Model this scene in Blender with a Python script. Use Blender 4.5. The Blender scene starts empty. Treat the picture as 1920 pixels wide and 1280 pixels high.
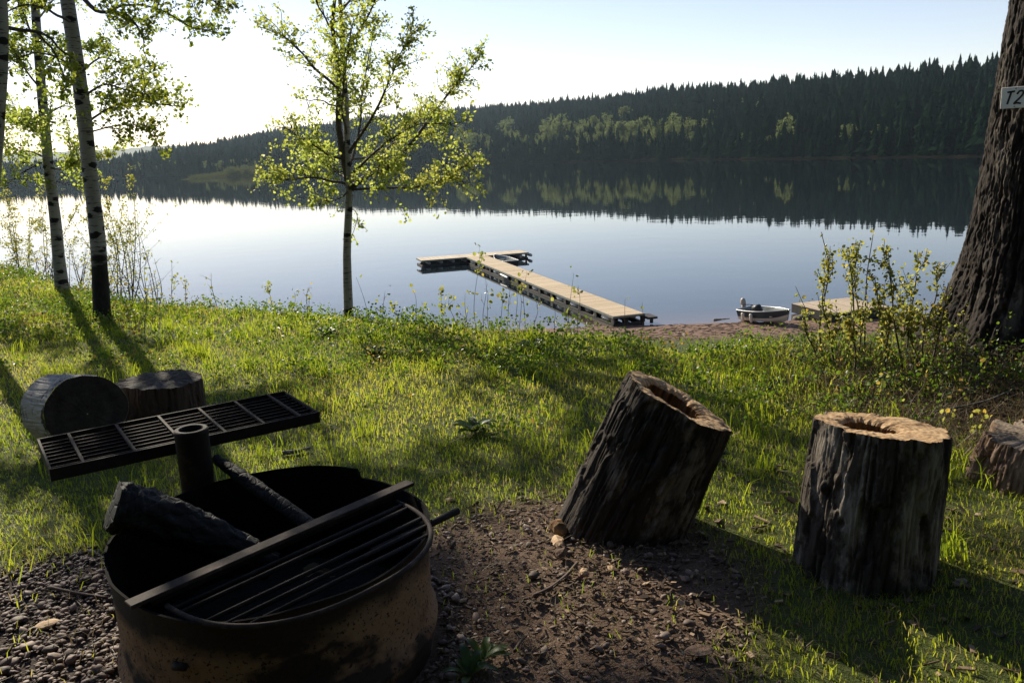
import bpy, math
import numpy as np
from mathutils import Vector, Matrix

# ------------------------------------------------------------------ basics
SC = bpy.context.scene
COL = SC.collection
rng = np.random.default_rng(7)
R = math.radians
EYE = 1.6
FPX = 1557.0
PITCH, ROLL = R(12.75), R(2.3)
WATER_Z = -6.4
SUN_AZ, SUN_EL = R(-30.0), R(28.0)      # azimuth measured from +Y, negative = to the west of the view

Fw = np.array([0, math.cos(PITCH), -math.sin(PITCH)])
R0 = np.array([1.0, 0, 0]); U0 = np.array([0, math.sin(PITCH), math.cos(PITCH)])
Rt = R0*math.cos(ROLL) - U0*math.sin(ROLL)
Up = U0*math.cos(ROLL) + R0*math.sin(ROLL)
CAM = np.array([0, 0, EYE])

def ray(px, py):
    return Fw*FPX + Rt*(px-960) - Up*(py-640)
def at_y(px, py, Y):
    d = ray(px, py); return CAM + d*(Y/d[1])
def at_z(px, py, z):
    d = ray(px, py); return CAM + d*((z-EYE)/d[2])

# ------------------------------------------------------------------ noise (numpy)
def _h(ix, iy, iz, seed):
    n = (ix*374761393 + iy*668265263 + iz*1274126177 + seed*974634777) & 0xffffffff
    n = ((n ^ (n >> 13))*1274126177) & 0xffffffff
    n = (n ^ (n >> 16)) & 0xffffffff
    return n.astype(np.float64)/4294967295.0
def vnoise(x, y, z=0.0, seed=0):
    x, y, z = np.broadcast_arrays(np.asarray(x, float), np.asarray(y, float), np.asarray(z, float))
    fx, fy, fz = np.floor(x), np.floor(y), np.floor(z)
    ix, iy, iz = fx.astype(np.int64), fy.astype(np.int64), fz.astype(np.int64)
    u, v, w = x-fx, y-fy, z-fz
    u, v, w = u*u*(3-2*u), v*v*(3-2*v), w*w*(3-2*w)
    o = 0
    for dx in (0, 1):
        for dy in (0, 1):
            for dz in (0, 1):
                o = o + _h(ix+dx, iy+dy, iz+dz, seed)*(u if dx else 1-u)*(v if dy else 1-v)*(w if dz else 1-w)
    return o
def fbm(x, y, z=0.0, seed=0, octv=4):
    o, a, s, f = 0, 0.5, 0, 1.0
    for k in range(octv):
        o = o + a*vnoise(np.asarray(x)*f, np.asarray(y)*f, np.asarray(z)*f, seed+k); s += a; a *= .5; f *= 2.03
    return o/s
def sstep(a, b, x):
    t = np.clip((x-a)/(b-a), 0, 1); return t*t*(3-2*t)

# ------------------------------------------------------------------ mesh builder
class MB:
    def __init__(s): s.v = []; s.f = []; s.n = 0; s.a = []
    def add(s, v, *faces, a=0.5):
        v = np.asarray(v, float).reshape(-1, 3)
        for f in faces:
            f = np.asarray(f, np.int64)
            if f.size: s.f.append(f + s.n)
        s.v.append(v); s.n += len(v)
        s.a.append(np.broadcast_to(np.asarray(a, float), (len(v),)))
        return s
    def box(s, c, size, rot=None, bev=0.0):
        hx, hy, hz = [q/2 for q in size]
        if bev <= 0:
            v = np.array([[x, y, z] for x in (-hx, hx) for y in (-hy, hy) for z in (-hz, hz)])
            f = np.array([[0,1,3,2],[4,6,7,5],[0,4,5,1],[2,3,7,6],[0,2,6,4],[1,5,7,3]])
            v = v if rot is None else v @ np.asarray(rot).T
            return s.add(v + np.asarray(c, float), f)
        b = bev; pr = []
        for (sx, sy) in ((-1,-1),(1,-1),(1,1),(-1,1)):
            pr.append((sx*hx, sy*hy))
        def loop(ins, z):
            q = []
            for i, (x, y) in enumerate(pr):
                sx, sy = (1 if x > 0 else -1), (1 if y > 0 else -1)
                A = (sx*(hx-ins), sy*(hy-b-ins*.0)); B = (sx*(hx-b-ins*.0), sy*(hy-ins))
                q += [A, B] if i in (1, 3) else [B, A]
            # order corners counter-clockwise
            q.sort(key=lambda p: math.atan2(p[1]/max(hy, 1e-9), p[0]/max(hx, 1e-9)))
            return [(x, y, z) for x, y in q]
        L = [loop(b, -hz), loop(0, -hz+b), loop(0, hz-b), loop(b, hz)]
        v = np.array([p for l in L for p in l]); n = 8
        f = [[k*n+i, k*n+(i+1) % n, (k+1)*n+(i+1) % n, (k+1)*n+i] for k in range(3) for i in range(n)]
        v = v if rot is None else v @ np.asarray(rot).T
        s.add(v + np.asarray(c, float), np.array(f), np.array([list(range(n))[::-1]]), np.array([[3*n+i for i in range(n)]]))
        return s
    def tube(s, path, rad, n=8, cap=True, a=0.5, wob=0.0):
        P = np.asarray(path, float); m = len(P)
        rad = np.broadcast_to(np.asarray(rad, float), (m,))
        T = np.gradient(P, axis=0); T /= np.linalg.norm(T, axis=1)[:, None] + 1e-12
        ref = np.array([0, 0, 1.0]) if abs(T[0][2]) < .9 else np.array([1.0, 0, 0])
        nrm = np.cross(T[0], ref); nrm /= np.linalg.norm(nrm)
        vs = []
        ang = np.arange(n)*2*math.pi/n
        for i in range(m):
            nrm = nrm - T[i]*np.dot(nrm, T[i]); nrm /= np.linalg.norm(nrm) + 1e-12
            b = np.cross(T[i], nrm)
            rr = rad[i]*(1 + (wob*(vnoise(np.cos(ang)*2+i*.7, np.sin(ang)*2, i*.4, 5)-.5) if wob else 0))
            vs.append(P[i] + np.outer(np.cos(ang)*rr, nrm) + np.outer(np.sin(ang)*rr, b))
        v = np.concatenate(vs)
        i = np.arange(m-1)[:, None]; j = np.arange(n)[None, :]
        f = np.stack([i*n+j, i*n+(j+1) % n, (i+1)*n+(j+1) % n, (i+1)*n+j], -1).reshape(-1, 4)
        fs = [f]
        if cap: fs += [np.array([list(range(n))[::-1]]), np.array([[(m-1)*n+k for k in range(n)]])]
        return s.add(v, *fs, a=a)
    def grid(s, V, closed_u=False, a=0.5, flip=False):
        nu, nv = V.shape[:2]
        i = np.arange(nu if closed_u else nu-1)[:, None]; j = np.arange(nv-1)[None, :]
        k = (i+1) % nu
        f = np.stack([i*nv+j+0*k, k*nv+j, k*nv+j+1, i*nv+j+1+0*k], -1).reshape(-1, 4)
        if flip: f = f[:, ::-1]
        return s.add(V.reshape(-1, 3), f, a=np.asarray(a).reshape(-1) if np.ndim(a) else a)
    def build(s, name, mat, parent=None, smooth=False, attr=False, loc=None):
        me = bpy.data.meshes.new(name)
        v = np.concatenate(s.v); me.vertices.add(len(v)); me.vertices.foreach_set('co', v.astype(np.float32).ravel())
        idx = np.concatenate([f.ravel() for f in s.f])
        tot = np.concatenate([np.full(len(f), f.shape[1]) for f in s.f])
        st = np.concatenate([[0], np.cumsum(tot)[:-1]])
        me.loops.add(len(idx)); me.loops.foreach_set('vertex_index', idx.astype(np.int32))
        me.polygons.add(len(tot)); me.polygons.foreach_set('loop_start', st.astype(np.int32))
        me.update(calc_edges=True)
        if smooth: me.polygons.foreach_set('use_smooth', np.ones(len(tot), bool))
        else: me.polygons.foreach_set('use_smooth', np.zeros(len(tot), bool))
        if attr:
            at = me.attributes.new('rnd', 'FLOAT', 'POINT'); at.data.foreach_set('value', np.concatenate(s.a).astype(np.float32))
        me.validate()
        for m in (mat if isinstance(mat, (list, tuple)) else [mat]): me.materials.append(m)
        o = bpy.data.objects.new(name, me); COL.objects.link(o)
        if parent is not None: o.parent = parent
        if loc is not None: o.location = loc
        return o

def tag(o, label=None, cat=None, group=None, kind=None):
    if label: o['label'] = label
    if cat: o['category'] = cat
    if group: o['group'] = group
    if kind: o['kind'] = kind
    return o
def empty(name, loc=(0, 0, 0), rot=None, **kw):
    o = bpy.data.objects.new(name, None); COL.objects.link(o); o.empty_display_size = .2
    o.location = loc
    if rot is not None:
        o.rotation_mode = 'QUATERNION'; o.rotation_quaternion = Matrix([list(r) for r in rot]).to_quaternion()
    return tag(o, **kw)
def copy_tree(o, parent=None):
    c = o.copy(); COL.objects.link(c); c.parent = parent
    for ch in list(o.children): copy_tree(ch, c)
    return c
def rotz(a): return np.array([[math.cos(a), -math.sin(a), 0], [math.sin(a), math.cos(a), 0], [0, 0, 1.0]])
def frame(z, x=(1, 0, 0)):
    z = np.asarray(z, float); z = z/np.linalg.norm(z); x = np.asarray(x, float)
    y = np.cross(z, x); y /= np.linalg.norm(y); x = np.cross(y, z)
    return np.stack([x, y, z], 1)

# ------------------------------------------------------------------ materials
class NT:
    def __init__(s, name):
        s.m = bpy.data.materials.new(name); s.m.use_nodes = True
        s.t = s.m.node_tree; s.t.nodes.clear()
        s.out = s.n('ShaderNodeOutputMaterial')
    def n(s, typ, **kw):
        nd = s.t.nodes.new(typ)
        for k, v in kw.items():
            if hasattr(nd, k) and not k[0].isupper(): setattr(nd, k, v)
        return nd
    def l(s, a, b): s.t.links.new(a, b)
    def coord(s, scale=(1, 1, 1), space='Object'):
        tc = s.n('ShaderNodeTexCoord'); mp = s.n('ShaderNodeMapping'); mp.inputs['Scale'].default_value = scale
        s.l(tc.outputs[space], mp.inputs['Vector']); return mp.outputs[0]
    def noise(s, scale, detail=4, rough=.55, co=None, dist=0):
        nd = s.n('ShaderNodeTexNoise'); nd.inputs['Scale'].default_value = scale
        nd.inputs['Detail'].default_value = detail; nd.inputs['Roughness'].default_value = rough; nd.inputs['Distortion'].default_value = dist
        if co is not None: s.l(co, nd.inputs['Vector'])
        return nd.outputs['Fac']
    def voro(s, scale, co=None, feature='F1', out='Distance'):
        nd = s.n('ShaderNodeTexVoronoi'); nd.feature = feature; nd.inputs['Scale'].default_value = scale
        if co is not None: s.l(co, nd.inputs['Vector'])
        return nd.outputs[out]
    def ramp(s, fac, stops, interp='LINEAR'):
        r = s.n('ShaderNodeValToRGB'); r.color_ramp.interpolation = interp
        e = r.color_ramp.elements
        while len(e) < len(stops): e.new(.5)
        for k, (p, c) in enumerate(stops):
            e[k].position = p; e[k].color = (*c, 1) if len(c) == 3 else c
        s.l(fac, r.inputs[0]); return r.outputs[0]
    def mix(s, fac, a, b, typ='MIX'):
        m = s.n('ShaderNodeMix'); m.data_type = 'RGBA'; m.blend_type = typ
        for v, i in ((fac, 0), (a, 6), (b, 7)):
            if isinstance(v, (int, float)): m.inputs[i].default_value = v
            elif isinstance(v, tuple): m.inputs[i].default_value = (*v, 1) if len(v) == 3 else v
            else: s.l(v, m.inputs[i])
        return m.outputs[2]
    def math(s, op, a, b=None, clamp=False):
        m = s.n('ShaderNodeMath'); m.operation = op; m.use_clamp = clamp
        for v, i in ((a, 0), (b, 1)):
            if v is None: continue
            if isinstance(v, (int, float)): m.inputs[i].default_value = v
            else: s.l(v, m.inputs[i])
        return m.outputs[0]
    def attr(s, name='rnd'):
        a = s.n('ShaderNodeAttribute'); a.attribute_name = name; return a.outputs['Fac']
    def sep(s, co):
        x = s.n('ShaderNodeSeparateXYZ'); s.l(co, x.inputs[0]); return x.outputs
    def bump(s, h, strength=.5, dist=.01):
        b = s.n('ShaderNodeBump'); b.inputs['Strength'].default_value = strength; b.inputs['Distance'].default_value = dist
        s.l(h, b.inputs['Height']); return b.outputs[0]
    def pbr(s, col, rough=.8, metal=0.0, normal=None, spec=.5, ior=None):
        p = s.n('ShaderNodeBsdfPrincipled')
        for v, k in ((col, 'Base Color'), (rough, 'Roughness'), (metal, 'Metallic'), (spec, 'Specular IOR Level')):
            if isinstance(v, (int, float)): p.inputs[k].default_value = v
            elif isinstance(v, tuple): p.inputs[k].default_value = (*v, 1)
            else: s.l(v, p.inputs[k])
        if ior: p.inputs['IOR'].default_value = ior
        if normal is not None: s.l(normal, p.inputs['Normal'])
        return p.outputs[0]
    def done(s, sh): s.l(sh, s.out.inputs[0]); return s.m

def leaf_mat(name, stops, tstops, tfac=.5, rough=.5, spec=.35):
    t = NT(name); a = t.attr()
    c = t.ramp(a, stops); ct = t.ramp(a, tstops)
    p = t.pbr(c, rough, spec=spec)
    tr = t.n('ShaderNodeBsdfTranslucent'); t.l(ct, tr.inputs[0])
    mx = t.n('ShaderNodeMixShader'); mx.inputs[0].default_value = tfac
    t.l(p, mx.inputs[1]); t.l(tr.outputs[0], mx.inputs[2])
    return t.done(mx.outputs[0])
def simple_mat(name, c1, c2, scale=8, rough=.8, metal=0, bump=.3, bdist=.004, co=(1, 1, 1), detail=5, spec=.4, lo=.3, hi=.7):
    t = NT(name); cc = t.coord(co); n = t.noise(scale, detail, .6, cc)
    return t.done(t.pbr(t.ramp(n, [(lo, c1), (hi, c2)]), rough, metal, t.bump(n, bump, bdist), spec))

M = {}
M['grass'] = leaf_mat('grass_blades', [(0, (.035, .075, .012)), (.55, (.06, .105, .016)), (.8, (.10, .13, .025)), (.93, (.16, .14, .05)), (1, (.26, .2, .11))],
                      [(0, (.20, .30, .015)), (.55, (.46, .53, .03)), (.8, (.62, .60, .06)), (.93, (.5, .42, .11)), (1, (.45, .35, .17))], .62, .5, .2)
M['leaf'] = leaf_mat('aspen_leaf', [(0, (.07, .11, .018)), (.6, (.11, .14, .025)), (1, (.15, .15, .03))],
                     [(0, (.30, .41, .05)), (.6, (.50, .57, .10)), (1, (.66, .62, .12))], .66, .4)
M['leaf_dark'] = leaf_mat('birch_leaf', [(0, (.03, .06, .012)), (.6, (.05, .085, .014)), (1, (.085, .10, .02))],
                          [(0, (.17, .25, .025)), (.6, (.38, .44, .05)), (1, (.56, .52, .08))], .6, .4)
M['leaf_shrub'] = leaf_mat('shrub_leaf', [(0, (.06, .10, .02)), (.6, (.11, .14, .035)), (1, (.2, .16, .04))],
                           [(0, (.24, .3, .05)), (.6, (.45, .44, .09)), (1, (.6, .42, .07))], .6, .4)
M['weed'] = leaf_mat('weed_leaf', [(0, (.03, .07, .012)), (.6, (.05, .10, .016)), (.85, (.10, .11, .03)), (1, (.22, .15, .05))],
                     [(0, (.10, .19, .015)), (.6, (.2, .3, .025)), (.85, (.3, .28, .05)), (1, (.4, .26, .07))], .5, .45)
M['straw'] = leaf_mat('dry_straw', [(0, (.10, .075, .04)), (.6, (.2, .15, .085)), (1, (.3, .24, .15))],
                      [(0, (.1, .07, .03)), (1, (.3, .22, .12))], .3, .6)
M['far_leaf'] = leaf_mat('far_broadleaf', [(0, (.05, .075, .025)), (1, (.10, .13, .04))], [(0, (.11, .15, .055)), (1, (.24, .265, .10))], .55, .8, 0.0)
M['twig'] = simple_mat('twig_bark', (.055, .043, .033), (.15, .12, .095), 30)
M['twig_red'] = simple_mat('reddish_twig_bark', (.06, .035, .025), (.13, .085, .06), 30)
M['bark_grey'] = simple_mat('grey_twig_bark', (.09, .085, .075), (.2, .185, .16), 30)

def birch_bark(name, black_to, light=(.42, .395, .365)):
    t = NT(name); co = t.coord(); x, y, z = t.sep(co)
    base = t.ramp(t.noise(5, 5, .6, t.coord((1, 1, .6))), [(.3, tuple(c*.72 for c in light)), (.7, light)])
    fine = t.noise(9, 3, .6, t.coord((1, 1, 7)))
    c = t.mix(t.ramp(fine, [(.57, (0, 0, 0)), (.64, (1, 1, 1))]), base, (.08, .068, .06))
    v = t.voro(3.0, t.coord((1.4, 1.4, 2.7)))
    jag = t.noise(14, 4, .6, t.coord((1, 1, 4)))
    vv = t.math('ADD', v, t.math('MULTIPLY', jag, .45))
    c = t.mix(t.ramp(vv, [(.49, (1, 1, 1)), (.53, (0, 0, 0))]), c, (.018, .015, .014))
    big = t.noise(3, 3, .6, t.coord((1, 1, 3)))
    zz = t.math('ADD', z, t.math('MULTIPLY', t.math('SUBTRACT', big, .5), .9))
    lo = t.math('SUBTRACT', black_to, zz); lo = t.math('MULTIPLY', lo, 9, True)
    c = t.mix(lo, c, t.ramp(t.noise(22, 5, .65, t.coord((1, 1, .4))), [(.3, (.010, .009, .009)), (.75, (.05, .043, .038))]))
    h = t.noise(24, 5, .65, t.coord((1, 1, .8)))
    return t.done(t.pbr(c, .75, 0, t.bump(h, .55, .008), .3))
M['birch'] = birch_bark('birch_bark', .74)
M['birch_thin'] = birch_bark('aspen_bark_pale', .05, (.40, .375, .34))
M['aspen'] = birch_bark('aspen_bark_grey', .12, (.44, .40, .34))

def rough_bark(name, dark, mid, pale, pale_amt=.62, sc=1.0):
    t = NT(name); co = t.coord((1, 1, .22))
    n1 = t.noise(16*sc, 6, .65, co); n2 = t.noise(5.0*sc, 8, .68, t.coord((1, 1, .55)))
    c = t.ramp(n1, [(.3, dark), (.68, mid)])
    c = t.mix(t.ramp(n2, [(pale_amt, (0, 0, 0)), (pale_amt+.1, (1, 1, 1))]), c, t.ramp(n1, [(.3, mid), (.7, pale)]))
    h = t.math('ADD', n1, t.math('MULTIPLY', t.noise(60*sc, 4, .6, t.coord()), .3))
    return t.done(t.pbr(c, .9, 0, t.bump(h, .8, .012), .25))
M['bark_stump'] = rough_bark('weathered_stump_bark', (.016, .012, .009), (.085, .067, .052), (.38, .33, .27), .475)
M['bark_char'] = rough_bark('dark_stump_bark', (.013, .010, .0075), (.062, .049, .038), (.33, .29, .24), .52)
M['bark_tree'] = rough_bark('furrowed_trunk_bark', (.009, .007, .006), (.036, .027, .022), (.17, .145, .12), .55, .8)
M['bare_wood'] = rough_bark('weathered_bare_wood', (.035, .024, .018), (.11, .078, .058), (.2, .15, .115), .62)
M['bark_log'] = birch_bark('birch_log_bark', -9, (.44, .40, .34))

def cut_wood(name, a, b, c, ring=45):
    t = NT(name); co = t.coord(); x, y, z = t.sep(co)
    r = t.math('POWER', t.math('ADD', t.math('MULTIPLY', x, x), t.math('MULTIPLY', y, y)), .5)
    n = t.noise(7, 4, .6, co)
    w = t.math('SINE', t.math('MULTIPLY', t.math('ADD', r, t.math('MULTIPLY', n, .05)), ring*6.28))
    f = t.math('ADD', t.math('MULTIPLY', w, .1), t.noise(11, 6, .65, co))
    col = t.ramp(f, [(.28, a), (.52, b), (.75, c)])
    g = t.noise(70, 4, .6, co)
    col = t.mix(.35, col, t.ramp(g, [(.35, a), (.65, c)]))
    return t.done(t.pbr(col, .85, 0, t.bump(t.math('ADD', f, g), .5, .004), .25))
M['cut'] = cut_wood('cut_wood_fresh', (.18, .095, .04), (.46, .29, .145), (.64, .46, .26))
M['cut_old'] = cut_wood('cut_wood_weathered', (.08, .06, .042), (.2, .155, .11), (.34, .27, .2))
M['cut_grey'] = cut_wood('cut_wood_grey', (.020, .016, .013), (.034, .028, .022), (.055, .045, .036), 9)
def rot_wood(name, a, b, c):
    t = NT(name); n = t.noise(22, 6, .65, t.coord((1, 1, .15))); g = t.noise(5, 3, .6, t.coord())
    col = t.mix(t.ramp(g, [(.35, (0, 0, 0)), (.65, (1, 1, 1))]), t.ramp(n, [(.3, a), (.7, b)]), t.ramp(n, [(.3, b), (.7, c)]))
    return t.done(t.pbr(col, .9, 0, t.bump(n, .8, .015), .2))
M['hollow'] = rot_wood('rotten_heartwood', (.045, .023, .010), (.19, .10, .04), (.42, .25, .10))
M['rot_red'] = rot_wood('crumbling_red_wood', (.06, .035, .023), (.18, .115, .078), (.36, .26, .185))

def rust(name):
    t = NT(name); co = t.coord(); x, y, z = t.sep(co)
    n = t.noise(7, 6, .65, co); sp = t.noise(85, 3, .6, co); big = t.noise(2.6, 4, .6, t.coord((1, 1, 1.6)))
    c = t.ramp(n, [(.3, (.16, .08, .038)), (.5, (.30, .17, .085)), (.72, (.22, .14, .08))])
    c = t.mix(t.ramp(sp, [(.57, (0, 0, 0)), (.63, (1, 1, 1))]), c, (.03, .016, .011))
    top = t.math('MULTIPLY', t.math('SUBTRACT', z, t.math('SUBTRACT', .43, t.math('MULTIPLY', big, .3))), 14, True)
    stain = t.ramp(big, [(.53, (0, 0, 0)), (.6, (1, 1, 1))])
    k = t.math('MAXIMUM', top, stain)
    c = t.mix(t.math('MULTIPLY', k, .93), c, t.ramp(n, [(.3, (.008, .006, .005)), (.7, (.022, .014, .010))]))
    return t.done(t.pbr(c, .85, .0, t.bump(t.math('ADD', n, t.math('MULTIPLY', sp, .5)), .5, .004), .35))
M['rust'] = rust('rusted_steel')
M['soot'] = simple_mat('sooty_steel', (.003, .003, .003), (.009, .008, .007), 12, .95, 0, .4, .004, spec=.1)
def iron(name, a, b, c):
    t = NT(name); co = t.coord(); n = t.noise(26, 6, .65, co); s = t.noise(9, 4, .6, co)
    col = t.mix(t.ramp(s, [(.55, (0, 0, 0)), (.7, (1, 1, 1))]), t.ramp(n, [(.3, a), (.7, b)]), t.ramp(n, [(.35, b), (.7, c)]))
    return t.done(t.pbr(col, .8, .1, t.bump(n, .5, .003), .25))
M['iron'] = iron('blackened_iron', (.008, .007, .006), (.022, .016, .013), (.07, .048, .036))
M['iron_dark'] = iron('sooty_iron', (.006, .005, .0045), (.014, .011, .009), (.035, .025, .02))
M['iron_worn'] = iron('worn_iron_bar', (.02, .014, .011), (.052, .036, .028), (.17, .125, .10))
def char(name):
    t = NT(name); co = t.coord((1, 1, 1)); v = t.voro(30, t.coord((1, .45, 1)), 'DISTANCE_TO_EDGE'); n = t.noise(14, 5, .6, co)
    col = t.ramp(n, [(.35, (.003, .0029, .0028)), (.62, (.007, .0065, .006)), (.8, (.03, .028, .026))])
    h = t.math('MULTIPLY', t.math('MINIMUM', v, .12), 6)
    return t.done(t.pbr(col, .75, 0, t.bump(t.math('ADD', t.math('MULTIPLY', h, .5), n), .7, .010), .3))
M['char'] = char('charcoal')

def planks(name, a, b, c, along, width=.14):
    t = NT(name); co = t.coord(); x, y, z = t.sep(co); q = x if along == 'x' else y
    idx = t.math('FLOOR', t.math('DIVIDE', q, width))
    wn = t.n('ShaderNodeTexWhiteNoise'); wn.noise_dimensions = '1D'; t.l(idx, wn.inputs['W'])
    fr = t.math('FRACT', t.math('DIVIDE', q, width))
    gap = t.math('LESS_THAN', fr, .07)
    n = t.noise(5, 5, .6, t.coord((3, .5, 1) if along == 'x' else (.5, 3, 1)))
    col = t.ramp(t.math('ADD', t.math('MULTIPLY', wn.outputs[0], .6), t.math('MULTIPLY', n, .45)), [(.2, a), (.5, b), (.8, c)])
    col = t.mix(gap, col, (.05, .04, .03))
    return t.done(t.pbr(col, .75, 0, t.bump(t.math('SUBTRACT', 1, gap), .6, .01), .3))
M['deck'] = planks('dock_planks', (.44, .33, .20), (.56, .43, .27), (.64, .51, .34), 'y')
M['deck_raft'] = planks('raft_planks', (.4, .31, .21), (.5, .39, .27), (.57, .46, .33), 'y')
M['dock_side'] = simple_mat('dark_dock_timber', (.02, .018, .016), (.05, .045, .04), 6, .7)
M['dock_trim'] = simple_mat('grey_green_timber', (.16, .17, .14), (.26, .26, .22), 6, .7)
M['float_pale'] = simple_mat('pale_float_plastic', (.5, .5, .48), (.62, .62, .6), 4, .5)
M['hull_navy'] = simple_mat('dark_blue_paint', (.03, .045, .065), (.05, .07, .09), 3, .35, 0, .1)
M['hull_cream'] = simple_mat('cream_paint', (.66, .58, .48), (.78, .71, .6), 3, .4, 0, .1)
M['alu'] = simple_mat('bare_aluminium', (.5, .5, .5), (.66, .66, .66), 6, .35, .8, .1)
M['white'] = simple_mat('white_plastic', (.62, .6, .58), (.74, .72, .7), 4, .4, 0, .1)
M['cowl'] = simple_mat('beige_motor_paint', (.36, .31, .27), (.44, .39, .34), 4, .45, 0, .1)
M['black'] = simple_mat('black_rubber', (.012, .012, .013), (.03, .03, .032), 6, .5, 0, .1)
M['boat_in'] = simple_mat('grey_green_boat_interior', (.2, .22, .2), (.32, .34, .31), 4, .6, 0, .1)
M['sign'] = simple_mat('white_sign_paint', (.74, .73, .68), (.84, .82, .78), 9, .55, 0, .15)
M['ink'] = simple_mat('black_marker_ink', (.008, .008, .008), (.015, .015, .015), 9, .6)
M['nail'] = simple_mat('steel_nail', (.12, .11, .10), (.25, .23, .2), 20, .4, .8)
M['pebble'] = None
t = NT('pebble_stone'); a_ = t.attr(); n_ = t.noise(40, 5, .6, t.coord())
c_ = t.ramp(a_, [(0, (.04, .026, .019)), (.35, (.11, .073, .054)), (.7, (.19, .13, .10)), (.93, (.29, .215, .17)), (1, (.44, .35, .29))])
M['pebble'] = t.done(t.pbr(t.mix(.3, c_, t.ramp(n_, [(.3, (.035, .024, .018)), (.7, (.24, .165, .125))])), .7, 0, t.bump(n_, .3, .003), .35))
t = NT('wood_chip'); a_ = t.attr(); n_ = t.noise(60, 4, .6, t.coord())
c_ = t.ramp(a_, [(0, (.05, .035, .025)), (.5, (.14, .095, .065)), (.85, (.27, .185, .12)), (1, (.5, .36, .24))])
M['chip'] = t.done(t.pbr(c_, .85, 0, t.bump(n_, .4, .003), .2))
M['chip_pale'] = simple_mat('pale_split_wood', (.4, .25, .13), (.66, .47, .28), 20, .8, 0, .5, .004, (1, .2, 1))
M['rock'] = simple_mat('shore_rock', (.06, .055, .045), (.17, .15, .12), 5, .85, 0, .7, .03)
M['yellow'] = leaf_mat('yellow_petals', [(0, (.6, .36, .02)), (1, (.75, .5, .03))], [(0, (.5, .3, .02)), (1, (.6, .4, .02))], .4)
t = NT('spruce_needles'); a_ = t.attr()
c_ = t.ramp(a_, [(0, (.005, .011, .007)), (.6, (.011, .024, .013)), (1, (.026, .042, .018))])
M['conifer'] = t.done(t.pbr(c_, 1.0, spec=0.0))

# ------------------------------------------------------------------ the ground
def lawn_z(x, y):
    x = np.asarray(x, float); y = np.asarray(y, float)
    z = -0.018*np.maximum(0, y-3) + .05*(fbm(x*.35, y*.35, 0, 3, 3)-.5) + .02*(fbm(x*2.2, y*2.2, 0, 9, 3)-.5)
    z = z + .35*sstep(-3.5, -9.5, x)*sstep(7, 13, y)
    z = z + .28*sstep(2.2, 4.5, x)*sstep(3.2, 5.2, y)
    return z
_edge_px = [(-900, 480), (-300, 475), (0, 508), (120, 546), (220, 571), (430, 582), (650, 598), (900, 622), (1080, 629), (1190, 643), (1300, 672), (1420, 655), (1550, 655), (1700, 655), (1900, 655), (2300, 655)]
EDGE = []
for (px, py) in _edge_px:
    z = 0.0
    for _ in range(20):
        p = at_z(px, py, z); z = float(lawn_z(p[0], p[1]))
    EDGE.append((p[0], p[1]))
EDGE = np.array(sorted(EDGE))
def edge_y(x): return np.interp(x, EDGE[:, 0], EDGE[:, 1])
def shore_y(x):
    x = np.asarray(x, float)
    return 37.9 - .035*np.clip(x, 0, 30) + .12*np.clip(-x, 0, 80) + .5*(fbm(x*.25, x*0+3, 0, 4, 3)-.5)
def ground_z(x, y):
    x = np.asarray(x, float); y = np.asarray(y, float)
    ye = edge_y(x); ys = shore_y(x); zl = lawn_z(x, np.minimum(y, ye)); yb = ys-4.2
    t = np.clip((y-ye)/(yb-ye), 0, 1)
    zb = WATER_Z+.24
    z = zl + (zb-zl)*(1-(1-t)**1.55) + .12*(fbm(x*.8, y*.8, 0, 12, 3)-.5)*np.clip(t*8, 0, 1)*(1-t)
    z = np.where(y > yb, zb - (y-yb)*.24/4.2*1.0, z)
    z = np.where(y > ys, WATER_Z - (y-ys)*.12, z)
    return z
def on_ground(px, py, far=False):
    """where the sight line through a photo point meets the ground; on the lawn side of the bank unless far"""
    d = ray(px, py); ys = np.linspace(1.4, 46, 6000); P = CAM[None] + d[None]*(ys/d[1])[:, None]
    gz = ground_z(P[:, 0], P[:, 1]); gap = P[:, 2]-gz
    hit = np.nonzero(gap < 0)[0]; i = int(hit[0]) if len(hit) else len(ys)-1
    if not far and ys[i] > edge_y(P[i, 0])+.5:
        lawn = np.nonzero(ys < edge_y(P[:, 0])+.25)[0]; i = int(lawn[-1])
    return np.array([P[i, 0], P[i, 1], gz[i]])

RING_C = np.array([-.80, 2.52]); RING_R = .495
def dirt_mask(x, y):
    n = (fbm(x*1.6, y*1.6, 0, 21, 4)-.5)*1.1
    d1 = np.hypot(x-RING_C[0], (y-RING_C[1]))/1.18
    d2 = np.hypot((x-.10)/.80, (y-2.95)/.90)
    d3 = np.hypot((x+1.75)/.75, (y-2.3)/.95)
    d = np.minimum(np.minimum(d1, d2), d3) + n*.6
    return 1-sstep(.78, 1.12, d)
def gravel_mask(x, y):
    return sstep(-.75, -1.15, x+.15*(fbm(x*2, y*2, 0, 31, 3)-.5))*dirt_mask(x, y)

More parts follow.
